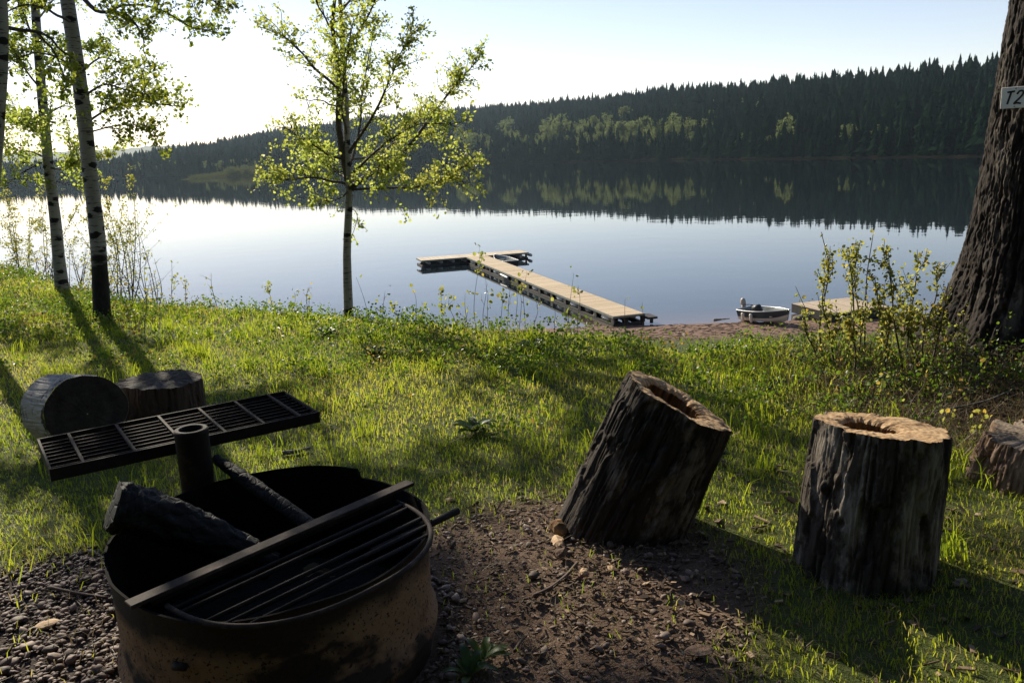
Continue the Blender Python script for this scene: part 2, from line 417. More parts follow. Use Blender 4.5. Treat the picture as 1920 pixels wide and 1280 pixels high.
def litter_shade_mask(x, y):  # dark soil and dead leaves by the big tree, with shade painted in
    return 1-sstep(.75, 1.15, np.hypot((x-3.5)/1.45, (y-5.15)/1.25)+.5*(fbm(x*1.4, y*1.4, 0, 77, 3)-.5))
def ground_grid():
    xs = np.unique(np.concatenate([np.linspace(-900, -60, 22), np.linspace(-60, -14, 47), np.linspace(-14, -4, 60), np.linspace(-4, 4, 230), np.linspace(4, 14, 60), np.linspace(14, 60, 47), np.linspace(60, 900, 22)]))
    ys = np.unique(np.concatenate([np.linspace(-600, -12, 16), np.linspace(-12, 1.5, 28), np.linspace(1.5, 5.5, 130), np.linspace(5.5, 16, 120), np.linspace(16, 52, 90), np.linspace(52, 160, 20)]))
    X, Y = np.meshgrid(xs, ys, indexing='ij')
    Z = ground_z(X, Y)
    dm = dirt_mask(X, Y)*(np.hypot(X, Y) < 9)
    Z = Z + dm*(.012*(fbm(X*14, Y*14, 0, 41, 3)-.5) - .012)
    V = np.stack([X, Y, Z], -1)
    mb = MB(); mb.grid(V)
    beach = sstep(-1.0, 0.6, (Y-(shore_y(X)-4.0)) + 1.6*(fbm(X*.5, Y*.5, 0, 51, 3)-.5))
    o = mb.build('ground', M['ground'], smooth=True)
    for nm, arr in (('dirt', dm), ('gravel', gravel_mask(X, Y)*(np.hypot(X, Y) < 9)), ('beach', beach), ('litter_shade', litter_shade_mask(X, Y))):
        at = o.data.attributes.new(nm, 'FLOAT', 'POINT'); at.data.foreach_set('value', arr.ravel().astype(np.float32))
    return tag(o, kind='structure')
t = NT('lakeside_ground'); co = t.coord()
n1 = t.noise(3, 6, .65, co); n2 = t.noise(28, 5, .65, co); n3 = t.noise(110, 3, .6, co)
turf = t.ramp(n2, [(.3, (.045, .058, .016)), (.55, (.075, .09, .026)), (.75, (.125, .115, .048))])
dirt = t.ramp(t.math('ADD', t.math('MULTIPLY', n2, .6), t.math('MULTIPLY', n1, .4)), [(.3, (.055, .036, .024)), (.5, (.12, .078, .052)), (.72, (.20, .135, .093))])
dirt = t.mix(t.ramp(n3, [(.56, (0, 0, 0)), (.66, (1, 1, 1))]), dirt, (.21, .16, .13))
grav = t.ramp(n2, [(.3, (.035, .028, .024)), (.7, (.10, .08, .068))])
bch = t.ramp(t.noise(4, 6, .7, co), [(.25, (.13, .078, .055)), (.5, (.20, .125, .09)), (.75, (.27, .185, .135))])
c = t.mix(t.attr('dirt'), turf, dirt); c = t.mix(t.attr('litter_shade'), c, t.ramp(n2, [(.3, (.014, .010, .007)), (.55, (.035, .023, .015)), (.75, (.09, .06, .038))])); c = t.mix(t.attr('gravel'), c, grav); c = t.mix(t.attr('beach'), c, bch)  # the near-black brown zone carries painted shade as well as leaf litter
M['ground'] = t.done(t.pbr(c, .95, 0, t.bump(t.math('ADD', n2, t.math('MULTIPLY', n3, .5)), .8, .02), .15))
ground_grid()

# ------------------------------------------------------------------ lake
t = NT('lake_water'); co = t.coord()
w1 = t.noise(.35, 3, .5, t.coord((1, 1, 1))); w2 = t.noise(2.2, 2, .5, t.coord((1, 1.0, 1)))
h = t.math('ADD', w1, t.math('MULTIPLY', w2, .12))
x, y, z = t.sep(co)
shal = t.math('SUBTRACT', 1, t.math('MULTIPLY', t.math('SUBTRACT', y, 37.0), .16, True))
wc = t.mix(t.math('MULTIPLY', shal, shal), (.012, .018, .022), (.15, .10, .07))
M['water'] = t.done(t.pbr(wc, .015, 0, t.bump(h, .12, .05), .5, 1.38))
mb = MB(); mb.add([[-4000, 20, WATER_Z], [4000, 20, WATER_Z], [4000, 4200, WATER_Z], [-4000, 4200, WATER_Z]], [[0, 1, 2, 3]])
tag(mb.build('lake_water', M['water']), kind='structure')

# ------------------------------------------------------------------ far shore
def az(px): 
    d = ray(px, 300); return math.atan2(d[0], d[1])
_sh = [(-600, 900), (0, 860), (200, 800), (315, 740), (450, 715), (560, 715), (700, 715), (940, 690), (1257, 540), (1427, 450), (1740, 377), (1850, 356), (2100, 330), (2500, 320)]
_cr = [(-600, 302, 1500), (0, 312, 1400), (120, 311, 1250), (190, 308, 1150), (250, 292, 1150), (330, 276, 1150), (400, 268, 1200), (500, 249, 1300), (560, 240, 1350), (700, 222, 1350), (870, 206, 1300), (940, 198, 1250), (1100, 185, 1100), (1257, 166, 950), (1400, 157, 860), (1500, 147, 800), (1600, 139, 760), (1740, 124, 690), (1850, 115, 650), (2100, 100, 600), (2500, 90, 600)]
SH = np.array([(az(p), d) for p, d in _sh])
CRT = np.array([(az(px), d, (EYE + d*ray(px, py)[2]/math.hypot(*ray(px, py)[:2]))) for px, py, d in _cr])
def shore_d(th): return np.interp(th, SH[:, 0], SH[:, 1]) + 7*(fbm(np.asarray(th)*60, 0, 0, 61, 3)-.5)
def crest(th): return np.interp(th, CRT[:, 0], CRT[:, 1]), np.interp(th, CRT[:, 0], CRT[:, 2])
TREE_H = 15.0
def hill_z(th, r):
    ds = shore_d(th); dc, zt = crest(th)
    hc = np.maximum(zt - TREE_H - WATER_Z, 2.5)
    s = (r-ds)/(dc-ds)
    up = np.clip(s, 0, 1)
    z = hc*(1-(1-up)**1.25)*(.94+.12*fbm(th*25, r*.006, 0, 71, 3))
    z = np.where(s > 1, hc - (s-1)*hc*.9, z)
    z = np.where(s < 0, s*30, z)
    return WATER_Z + .25 + z
th = np.linspace(R(-58), R(56), 420); s_ = np.concatenate([np.linspace(-.02, .06, 8), np.linspace(.08, 1.25, 40)])
TH, S = np.meshgrid(th, s_, indexing='ij')
RR = shore_d(TH) + S*(crest(TH)[0]-shore_d(TH))
V = np.stack([RR*np.sin(TH), RR*np.cos(TH), hill_z(TH, RR)], -1)
mb = MB(); mb.grid(V)
t = NT('forest_floor'); n = t.noise(.06, 5, .6, t.coord()); zc = t.sep(t.coord())[2]
fl = t.ramp(n, [(.35, (.018, .025, .012)), (.65, (.04, .045, .022))])
strand = t.math('SUBTRACT', 1, t.math('MULTIPLY', t.math('SUBTRACT', zc, WATER_Z+.3), 2.5, True))
M['floor_far'] = t.done(t.pbr(t.mix(strand, fl, (.014, .012, .009)), 1.0, spec=.0))
tag(mb.build('far_hills', M['floor_far'], smooth=True), kind='structure')

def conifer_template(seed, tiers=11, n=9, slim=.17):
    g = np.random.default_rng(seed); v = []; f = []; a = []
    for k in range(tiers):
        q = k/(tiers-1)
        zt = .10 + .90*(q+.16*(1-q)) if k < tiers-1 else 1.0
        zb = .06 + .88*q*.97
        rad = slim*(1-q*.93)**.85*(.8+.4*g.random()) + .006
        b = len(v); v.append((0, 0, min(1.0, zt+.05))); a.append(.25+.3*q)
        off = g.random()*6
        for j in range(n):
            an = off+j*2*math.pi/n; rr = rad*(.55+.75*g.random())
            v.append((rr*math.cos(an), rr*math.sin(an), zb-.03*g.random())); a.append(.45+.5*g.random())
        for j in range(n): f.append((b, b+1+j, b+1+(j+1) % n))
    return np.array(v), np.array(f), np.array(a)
CT = [conifer_template(100+k, tiers=10+k % 3, slim=[.12, .16, .2, .15, .24, .18, .13][k]) for k in range(7)]
def scatter(templates, pos, h, w, extra=None, jit=.25):
    mb = MB(); which = rng.integers(0, len(templates), len(pos))
    for k, (v, f, a) in enumerate(templates):
        m = np.nonzero(which == k)[0]
        if not len(m): continue
        an = rng.random(len(m))*6.283; c, s = np.cos(an), np.sin(an)
        W = (h[m]*w[m])[:, None]
        X = (v[None, :, 0]*c[:, None]-v[None, :, 1]*s[:, None])*W + pos[m, 0][:, None]
        Y = (v[None, :, 0]*s[:, None]+v[None, :, 1]*c[:, None])*W + pos[m, 1][:, None]
        Z = v[None, :, 2]*h[m][:, None] + pos[m, 2][:, None]
        F = (f[None]+(np.arange(len(m))*len(v))[:, None, None]).reshape(-1, f.shape[1])
        A = np.clip(a[None, :]*(.55+.0*an[:, None]) + (rng.random(len(m))[:, None]-.35)*jit*2, 0, 1)
        mb.add(np.stack([X, Y, Z], -1).reshape(-1, 3), F, a=A.ravel())
    return mb
N = 19000
tha = rng.uniform(R(-40), R(38), N*4); q = rng.random(N*4)
ds = shore_d(tha); dc, zt = crest(tha)
rr = ds + 3 + q**.85*(dc*1.03-ds)
keep = rng.random(N*4) < np.clip((dc-ds)/900*rr/900, .05, 1)*1.0
tha, rr = tha[keep][:N], rr[keep][:N]
front_t = rng.uniform(R(-40), R(38), 1500); front_r = shore_d(front_t)+rng.uniform(1.5, 14, 1500)
tha = np.concatenate([tha, front_t]); rr = np.concatenate([rr, front_r])
pos = np.stack([rr*np.sin(tha), rr*np.cos(tha), hill_z(tha, rr)-.5], -1)
hh = np.clip(rng.normal(14.0, 3.6, len(rr)), 6, 23)
hh[-1500:] *= rng.uniform(.35, .95, 1500)
# the crest line must keep close to the seen skyline
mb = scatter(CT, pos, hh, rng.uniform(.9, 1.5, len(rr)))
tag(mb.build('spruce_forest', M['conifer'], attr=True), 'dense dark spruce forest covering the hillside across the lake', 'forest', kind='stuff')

def blob_template(seed, n=170, sx=.30, sc=1.0):
    g = np.random.default_rng(seed); v = []; f = []; a = []
    cl = [(g.normal(0, sx*.45), g.normal(0, sx*.45), g.uniform(.32, .88), g.uniform(.09, .17)) for _ in range(14)]
    for k in range(n):
        cx, cy, cz, cr = cl[k % len(cl)]
        d = g.normal(size=3); d /= np.linalg.norm(d); p = np.array([cx, cy, cz]) + d*cr*g.uniform(.6, 1.1)*np.array([.9, .9, 1])
        s = g.uniform(.025, .055)*sc; A = g.normal(size=3); A /= np.linalg.norm(A); B = np.cross(A, g.normal(size=3)); B /= np.linalg.norm(B)
        b = len(v); v += [p+A*s, p+B*s, p-A*s, p-B*s]; f.append((b, b+1, b+2, b+3)); a += [g.random()]*4
    return np.array(v), np.array(f), np.array(a)
# broadleaf trees that stand out pale along the far shore, each its own object
def far_tree(seed, sx):
    e = empty('broadleaf_tree', label='pale green broadleaf tree among the dark spruces on the far hillside', cat='tree', group='pale broadleaf trees across the lake')
    v, f, a = blob_template(seed, 800, sx, .6); mb = MB(); mb.add(v, f, a=a); mb.build('crown', M['far_leaf'], e, attr=True)
    mb = MB(); mb.tube([(0, 0, -.05), (.01, 0, .4), (0, .01, .8)], [.016, .011, .004], 5); mb.build('trunk', M['bark_grey'], e)
    return e
protos = [far_tree(300+k, [.26, .34, .2, .3, .17][k]) for k in range(5)]
spots = []
g = np.random.default_rng(5)
for k in range(125):
    px = g.uniform(862, 1305); q = g.uniform(.05, .22) if g.random() < .9 else g.uniform(.25, .35); spots.append((px, q, g.uniform(9, 22)))
spots += [(1385, .03, 11), (1440, .03, 9), (1470, .035, 20), (1462, .03, 11), (1586, .03, 14), (1340, .5, 13), (1372, .48, 12), (1388, .5, 14), (1322, .55, 12), (1326, .2, 13), (1332, .3, 13), (1300, .06, 12), (1248, .03, 9), (1640, .03, 12), (990, .03, 9), (1420, .5, 12)]
for k in range(16): spots.append((g.uniform(395, 560), g.uniform(.0, .03), g.uniform(7, 13)))
for k in range(26): spots.append((g.uniform(860, 1330), g.uniform(.0, .05), g.uniform(5, 10)))
for k in range(14): spots.append((g.uniform(215, 400), g.uniform(.02, .1), g.uniform(8, 13)))
for k, (px, q, h) in enumerate(spots):
    o = protos[k] if k < 5 else copy_tree(protos[(k*7) % 5])
    a = az(px); ds = float(shore_d(a)); dc = float(crest(a)[0]); r = ds+4+q*(dc-ds)
    o.location = (r*math.sin(a), r*math.cos(a), float(hill_z(a, r))); o.scale = (h, h, h); o.rotation_euler.z = k*1.7
# low grassy spit
def spit():
    u = np.linspace(0, 1, 60); w = np.linspace(-1, 1, 24)
    A = az(335) + u*(az(490)-az(335)); c = 560+u*110
    U, W = np.meshgrid(u, w, indexing='ij')
    rr = c[:, None] + W*(6+34*U); aa = A[:, None]+0*W
    z = WATER_Z - .3 + (.4+3.4*U**.8)*np.clip(1-W**2, 0, 1)**.8*(.7+.6*fbm(U*14, W*3, 0, 81, 3))
    mb = MB(); mb.grid(np.stack([rr*np.sin(aa), rr*np.cos(aa), z], -1))
    mt = simple_mat('spit_meadow', (.04, .046, .02), (.10, .095, .045), .35, 1.0, spec=0)
    tag(mb.build('grassy_spit', mt, smooth=True), kind='structure')
    N = 520; u = rng.uniform(.05, 1, N)**.8; a = az(335)+u*(az(490)-az(335)); w = rng.uniform(-.9, .9, N); r = 560+u*110 + w*(6+34*u)
    z = WATER_Z - .3 + (.4+3.4*u**.8)*(1-w**2)**.8*.9
    T = [blob_template(400+k, 60, .34) for k in range(4)]
    m = scatter(T, np.stack([r*np.sin(a), r*np.cos(a), z-.8], -1), rng.uniform(1.2, 3.4, N)*(1.0+1.1*(u > .55)*rng.random(N)), rng.uniform(1, 1.4, N))
    tag(m.build('spit_thicket', leaf_mat('spit_bushes', [(0, (.03, .042, .018)), (1, (.085, .085, .04))], [(0, (.06, .08, .03)), (1, (.18, .17, .07))], .45, .9, 0.0), attr=True), 'thicket of pale bushes on the low grassy spit across the lake', 'bushes', kind='stuff')
spit()
# distant pale green hill
a = np.linspace(R(-60), R(10), 260); k = np.linspace(0, 1, 30)
A, K = np.meshgrid(a, k, indexing='ij')
skl = np.array([(az(p), EYE + 2900*(ray(p, q)[2]/math.hypot(*ray(p, q)[:2]))) for p, q in [(-700, 300), (-200, 292), (0, 288), (100, 286), (200, 280), (300, 274), (340, 274), (420, 270), (700, 262), (1200, 260)]])
ht = np.interp(A, skl[:, 0], skl[:, 1]) + 5*(fbm(A*160, 0, 0, 91, 4)-.5)
rr = 1900+1000*K
V = np.stack([rr*np.sin(A), rr*np.cos(A), WATER_Z + (ht-WATER_Z)*K**.9 + 9*(fbm(A*220, K*20, 0, 93, 3)-.5)*(K > .1)], -1)
mb = MB(); mb.grid(V)
tag(mb.build('distant_hill', simple_mat('distant_woodland', (.025, .045, .018), (.06, .085, .03), .02, .95, bump=0, detail=8), smooth=True), kind='structure')

# ------------------------------------------------------------------ blades and leaves
def blades(mb, P, h, w, lean, aval, dirn=None, curl=1.0):
    n = len(P); az_ = rng.random(n)*6.283; la = rng.random(n)*6.283 if dirn is None else dirn
    sx, sy = np.cos(az_)*w/2, np.sin(az_)*w/2
    lx, ly = np.cos(la)*lean*h, np.sin(la)*lean*h
    Z0 = P[:, 2]
    v = np.empty((n, 5, 3))
    v[:, 0] = np.stack([P[:, 0]-sx, P[:, 1]-sy, Z0-.008], -1); v[:, 1] = np.stack([P[:, 0]+sx, P[:, 1]+sy, Z0-.008], -1)
    m = .55
    v[:, 2] = np.stack([P[:, 0]+lx*.3-sx*.75, P[:, 1]+ly*.3-sy*.75, Z0+h*m], -1)
    v[:, 3] = np.stack([P[:, 0]+lx*.3+sx*.75, P[:, 1]+ly*.3+sy*.75, Z0+h*m], -1)
    v[:, 4] = np.stack([P[:, 0]+lx, P[:, 1]+ly, Z0+h*np.clip(1-.35*lean*curl, .1, 1)], -1)
    b = (np.arange(n)*5)[:, None]
    mb.add(v.reshape(-1, 3), b+np.array([[0, 1, 3, 2]]), b+np.array([[2, 3, 4]]), a=np.repeat(aval, 5))
def grass():
    mb = MB()
    def band(x0, x1, y0, y1, dens, h0, w0):
        n = int((x1-x0)*(y1-y0)*dens)
        x = rng.uniform(x0, x1, n); y = rng.uniform(y0, y1, n)
        ye = edge_y(x)
        cl = fbm(x*1.1, y*1.1, 0, 101, 3); cl2 = vnoise(x*7, y*7, 0, 105)
        p = (1-.965*dirt_mask(x, y)) * (.45+.9*cl2) * np.where(y > ye+4, 0, 1)
        p = p*(1-.88*litter_shade_mask(x, y))
        in_ring = np.hypot(x-RING_C[0], y-RING_C[1]) < RING_R+.04
        k = (rng.random(n) < p) & ~in_ring
        x, y, cl, ye = x[k], y[k], cl[k], ye[k]
        n = len(x)
        e = np.exp(-np.abs(y-ye+.4)/1.2)
        h = h0*(.45+1.1*rng.random(n))*(.55+.95*cl)*(1+.5*e)
        patch = fbm(x*.7, y*.7, 0, 111, 3)
        a = np.clip(.45 + (patch-.5)*.9 + rng.normal(0, .15, n), 0, .88)
        dry = rng.random(n) < (.07+.12*dirt_mask(x, y)+.10*(patch > .58)+.06*e)
        a[dry] = rng.uniform(.9, 1, dry.sum())
        blades(mb, np.stack([x, y, ground_z(x, y)], -1), h, w0*(.6+.8*rng.random(n)), rng.uniform(.2, 1.25, n), a)
    band(-4.2, 4.4, 1.4, 4.6, 4400, .034, .0034)
    band(-7.5, 6.5, 4.6, 8.0, 2700, .034, .0046)
    band(-16, 9.5, 8.0, 16.5, 950, .048, .008)
    # taller tufts
    n = 520; tx = rng.uniform(-9, 6, n); ty = rng.uniform(2.75, 13, n)
    k = (dirt_mask(tx, ty) < .5+.4*rng.random(n)) & (ty < edge_y(tx)+.8) & (np.hypot(tx-RING_C[0], ty-RING_C[1]) > RING_R+.1); tx, ty = tx[k], ty[k]
    for cx, cy in zip(tx, ty):
        m = int(rng.integers(18, 55)); rad = rng.uniform(.03, .12)
        x = cx+rng.normal(0, rad, m); y = cy+rng.normal(0, rad, m)
        blades(mb, np.stack([x, y, ground_z(x, y)], -1), rng.uniform(.08, .2, m), .004+.0004*cy*np.ones(m), rng.uniform(.2, .9, m), np.clip(rng.normal(.35, .15, m), 0, .8))
    # right-hand meadow in front of the beach and tall grass round the big tree
    n = 26000; x = rng.uniform(1.5, 9, n); y = rng.uniform(5.2, 12.5, n); k = (y < edge_y(x)+1.6) & (rng.random(n) > .9*litter_shade_mask(x, y)); x, y = x[k], y[k]; n = len(x)
    blades(mb, np.stack([x, y, ground_z(x, y)], -1), rng.uniform(.06, .25, n), np.full(n, .006), rng.uniform(.2, .9, n), np.clip(rng.normal(.45, .2, n), 0, 1))
    tag(mb.build('grass', M['grass'], attr=True), 'sunlit green lawn grass around the fire ring and down to the bank', 'grass', kind='stuff')
grass()
def straw():
    mb = MB()
    n = 22000; x = rng.uniform(-3.2, 3.6, n); y = rng.uniform(2, 6.0, n)
    k = (rng.random(n) < .12+.75*(x > -.3)*(fbm(x*1.5, y*1.5, 0, 88, 3) > .5)*(y < 4.7)+.5*dirt_mask(x, y)*(1-dirt_mask(x, y))*3) & (np.hypot(x-RING_C[0], y-RING_C[1]) > RING_R+.03); x, y = x[k], y[k]; n = len(x)
    P = np.stack([x, y, ground_z(x, y)+.006], -1)
    blades(mb, P, rng.uniform(.015, .03, n), rng.uniform(.002, .004, n), rng.uniform(1.2, 4, n), rng.random(n), curl=.3)
    # dead tangled grass under the big tree
    n = 15000; x = rng.uniform(1.5, 5.5, n); y = rng.uniform(3.9, 6.9, n)
    k = rng.random(n) < sstep(1.5, 2.6, x + .5*(fbm(x, y, 0, 3, 2)-.5))*.9; x, y = x[k], y[k]; n = len(x)
    P = np.stack([x, y, ground_z(x, y)], -1)
    blades(mb, P, rng.uniform(.06, .24, n), rng.uniform(.003, .006, n), rng.uniform(.5, 1.8, n), rng.random(n)*.75)  # straw kept to darker tones, part of the shade painted here
    n = 14000; x = rng.uniform(-5, 4.5, n); y = rng.uniform(2.4, 9, n)
    k = (rng.random(n) < sstep(.50, .62, fbm(x*1.3, y*1.3, 0, 188, 3))) & (np.hypot(x-RING_C[0], y-RING_C[1]) > RING_R+.05); x, y = x[k], y[k]; n = len(x)
    blades(mb, np.stack([x, y, ground_z(x, y)+.012], -1), rng.uniform(.02, .045, n), rng.uniform(.003, .006, n), rng.uniform(.8, 2.4, n), rng.uniform(.2, .9, n), curl=.3)
    tag(mb.build('dry_grass', M['straw'], attr=True), 'dead brown grass and straw lying over the ground', 'dry grass', kind='stuff')
straw()

def leaves(mb, P, size, aval, droop=.3, elong=1.0):
    n = len(P)
    d = rng.normal(size=(n, 3)); d[:, 2] -= droop; d /= np.linalg.norm(d, axis=1)[:, None]
    q = rng.normal(size=(n, 3)); s = np.cross(d, q); s /= np.linalg.norm(s, axis=1)[:, None]; nn = np.cross(d, s)
    L = size[:, None]*elong; W = size[:, None]*.46; c = size[:, None]*.10
    v = np.stack([P, P+d*L*.35+s*W+nn*c, P+d*L*.75+s*W*.72+nn*c*.6, P+d*L, P+d*L*.75-s*W*.72+nn*c*.6, P+d*L*.35-s*W+nn*c], 1)
    b = (np.arange(n)*6)[:, None]
    mb.add(v.reshape(-1, 3), b+np.array([[0, 1, 2, 3]]), b+np.array([[0, 3, 4, 5]]), a=np.repeat(aval, 6))

def spline(pts, n=14):
    P = np.asarray(pts, float)
    if len(P) < 3: 
        t = np.linspace(0, 1, n)[:, None]; return P[0]*(1-t)+P[-1]*t
    Q = np.vstack([2*P[0]-P[1], P, 2*P[-1]-P[-2]]); out = []
    segs = len(P)-1; per = max(2, n//segs)
    for i in range(segs):
        p0, p1, p2, p3 = Q[i:i+4]
        for u in np.linspace(0, 1, per, endpoint=False):
            out.append(.5*((2*p1)+(-p0+p2)*u+(2*p0-5*p1+4*p2-p3)*u*u+(-p0+3*p1-3*p2+p3)*u**3))
    out.append(P[-1]); return np.array(out)

def make_tree(name, label, base, trunk, limbs, mats, twig_len=(.25, .7), leaf=.05, leaf_per=(4, 7), density=7.0, lo=.15, amean=.55, trunk_n=14, group=None, sub=2, bare=None):
    """trunk/limbs: lists of (world points, r0, r1, leafy) ; everything stored relative to base."""
    e = empty(name, tuple(base), label=label, cat='tree', group=group)
    tb = MB(); lb = MB(); lf = MB(); B = np.asarray(base, float)
    for (pts, r0, r1) in trunk:
        P = spline(pts, 30)-B; tt = np.linspace(0, 1, len(P))
        P = P + .012*(np.stack([vnoise(tt*9, 1, 0, 1), vnoise(tt*9, 2, 0, 2), 0*tt], -1)-.5)*np.array([1, 1, 0])
        rad = r0+(r1-r0)*tt; rad = rad*(1+.35*np.exp(-tt*len(P)*.9)) 
        tb.tube(P, rad, trunk_n, wob=.10)
    pl = []; ctr = np.mean([np.mean(l[0], 0) for l in limbs], 0)-B
    for (pts, r0, r1, leafy) in limbs:
        P = spline(pts, 16)-B; tt = np.linspace(0, 1, len(P))
        P = P + .05*(np.stack([vnoise(tt*5, r0*99, 0, 1), vnoise(tt*5, r0*77, 0, 2), vnoise(tt*5, r0*55, 0, 3)], -1)-.5)*np.minimum(tt*4, 1)[:, None]
        lb.tube(P, r0+(r1-r0)*tt, 6)
        if not leafy: continue
        length = np.linalg.norm(np.diff(P, axis=0), axis=1).sum()
        ax = P[-1]-P[0]; ax /= np.linalg.norm(ax)
        for _ in range(max(4, int(length*density*leafy*3.6))):
            u = rng.uniform(lo, 1)**.8; i = min(int(u*(len(P)-1)), len(P)-2); p0 = P[i]+(P[i+1]-P[i])*(u*(len(P)-1)-i)
            d = rng.normal(size=3)*.8 + ax*.8 + np.array([0, 0, .35]); d /= np.linalg.norm(d)
            L = rng.uniform(*twig_len)*(1.15-.55*u)
            tw = spline([p0, p0+d*L*.5+rng.normal(size=3)*L*.08, p0+d*L+np.array([0, 0, -.05*L])+rng.normal(size=3)*L*.1], 6)
            lb.tube(tw, np.linspace(.0045, .0016, len(tw)), 4, cap=False)
            pl.append(tw)
            for _s in range(sub):
                j = rng.integers(1, len(tw)-1); d2 = d+rng.normal(size=3)*.8; d2 /= np.linalg.norm(d2)
                t2 = np.array([tw[j], tw[j]+d2*L*rng.uniform(.2, .45)]); lb.tube(t2, [.003, .0015], 3, cap=False); pl.append(spline(t2, 4))
    C = []
    for tw in pl:
        m = max(2, int(np.linalg.norm(tw[-1]-tw[0])*15))
        for u in np.linspace(.3, 1, m):
            i = min(int(u*(len(tw)-1)), len(tw)-2); p = tw[i]+(tw[i+1]-tw[i])*(u*(len(tw)-1)-i)
            C.append(p+rng.normal(size=3)*.012)
    C = np.array(C); reps = rng.integers(leaf_per[0], leaf_per[1]+1, len(C)); P = np.repeat(C, reps, 0)
    P = P + rng.normal(size=P.shape)*leaf*.75
    clump = fbm(P[:, 0]*2.2+50, P[:, 1]*2.2, P[:, 2]*2.2, 15, 2)
    leaves(lf, P, leaf*rng.uniform(.5, 1.35, len(P)), np.clip(amean+(clump-.5)*.7+rng.normal(0, .18, len(P)), 0, 1))
    tb.build('trunk', mats[0], e, smooth=True); lb.build('branches', mats[1], e, smooth=True); lf.build('crown', mats[2], e, attr=True)
    return e

# --- the young aspen in the middle
AB = on_ground(651, 578); YA = AB[1]
def A_(px, py, dy=0.0): return at_y(px, py, YA+dy)
trunk = [([AB-np.array([0, 0, .1]), A_(651, 480), A_(654, 370), A_(652, 300), A_(648, 200, .05), A_(644, 120, .1), A_(640, 30, .15), A_(632, -120, .2), A_(630, -300, .25)], .048, .014)]
limbs = [([A_(656, 356), A_(636, 240, .0), A_(636, 150, -.05), A_(629, 60, -.1), A_(628, -40, -.1), A_(620, -190, -.1)], .040, .008, .8),
 ([A_(658, 352), A_(700, 322, .1), A_(760, 280, .25), A_(810, 225, .4), A_(850, 165, .5), A_(895, 108, .6)], .033, .005, 1.15),
 ([A_(660, 356), A_(720, 352, -.2), A_(780, 352, -.4), A_(840, 330, -.6), A_(880, 302, -.7)], .016, .004, .95),
 ([A_(650, 345), A_(600, 335, .1), A_(550, 335, .2), A_(490, 332, .3)], .016, .004, 1.1),
 ([A_(645, 300), A_(605, 285, -.2), A_(570, 262, -.3), A_(545, 245, -.4)], .015, .004, 1.2),
 ([A_(632, 165), A_(585, 122, .1), A_(555, 92, .2), A_(525, 62, .3), A_(487, 52, .3)], .016, .004, .75),
 ([A_(633, 200), A_(600, 190, -.1), A_(565, 185, -.2)], .010, .003, .6),
 ([A_(652, 290), A_(690, 230, -.2), A_(720, 170, -.3), A_(745, 120, -.4), A_(768, 60, -.4)], .018, .004, .9),
 ([A_(654, 320), A_(672, 250, .3), A_(676, 190, .5), A_(690, 120, .7), A_(700, 60, .8)], .016, .004, .85),
 ([A_(643, 100), A_(670, 60, .2), A_(700, 10, .2), A_(730, -60, .2)], .018, .005, .9),
 ([A_(636, 70), A_(600, 20, -.2), A_(580, -40, -.3)], .012, .004, .55),
 ([A_(656, 330), A_(720, 270, -.3), A_(790, 232, -.7), A_(850, 232, -1.0)], .016, .004, .6),
 ([A_(650, 335), A_(630, 320, .5), A_(600, 300, 1.0), A_(580, 280, 1.3)], .014, .004, 1.0),
 ([A_(655, 340), A_(690, 330, -.6), A_(720, 320, -1.1), A_(740, 300, -1.4)], .014, .004, .7),
 ([A_(655, 300), A_(700, 290, .6), A_(750, 260, 1.1), A_(790, 200, 1.4)], .014, .004, .5),
 ([A_(655, 355), A_(640, 372, -.15), A_(610, 382, -.3), A_(585, 385, -.35)], .008, .003, .55),
 ([A_(654, 385), A_(668, 402, .1), A_(672, 425, .1)], .006, .002, .22),
 ([A_(640, 20), A_(680, -30, .3), A_(740, -110, .4)], .014, .004, .6),
 ([A_(650, 250), A_(640, 190, -.5), A_(650, 110, -.9), A_(660, 40, -1.1)], .014, .004, .7),
 ([A_(650, 240), A_(645, 180, .6), A_(620, 130, 1.0)], .012, .004, .4)]
make_tree('aspen_tree', 'young aspen with thin pale trunk and yellow-green leaves standing alone on the bank edge', AB, trunk, limbs, (M['aspen'], M['twig'], M['leaf']), twig_len=(.18, .5), leaf=.029, density=6.6, amean=.55, leaf_per=(3, 6))

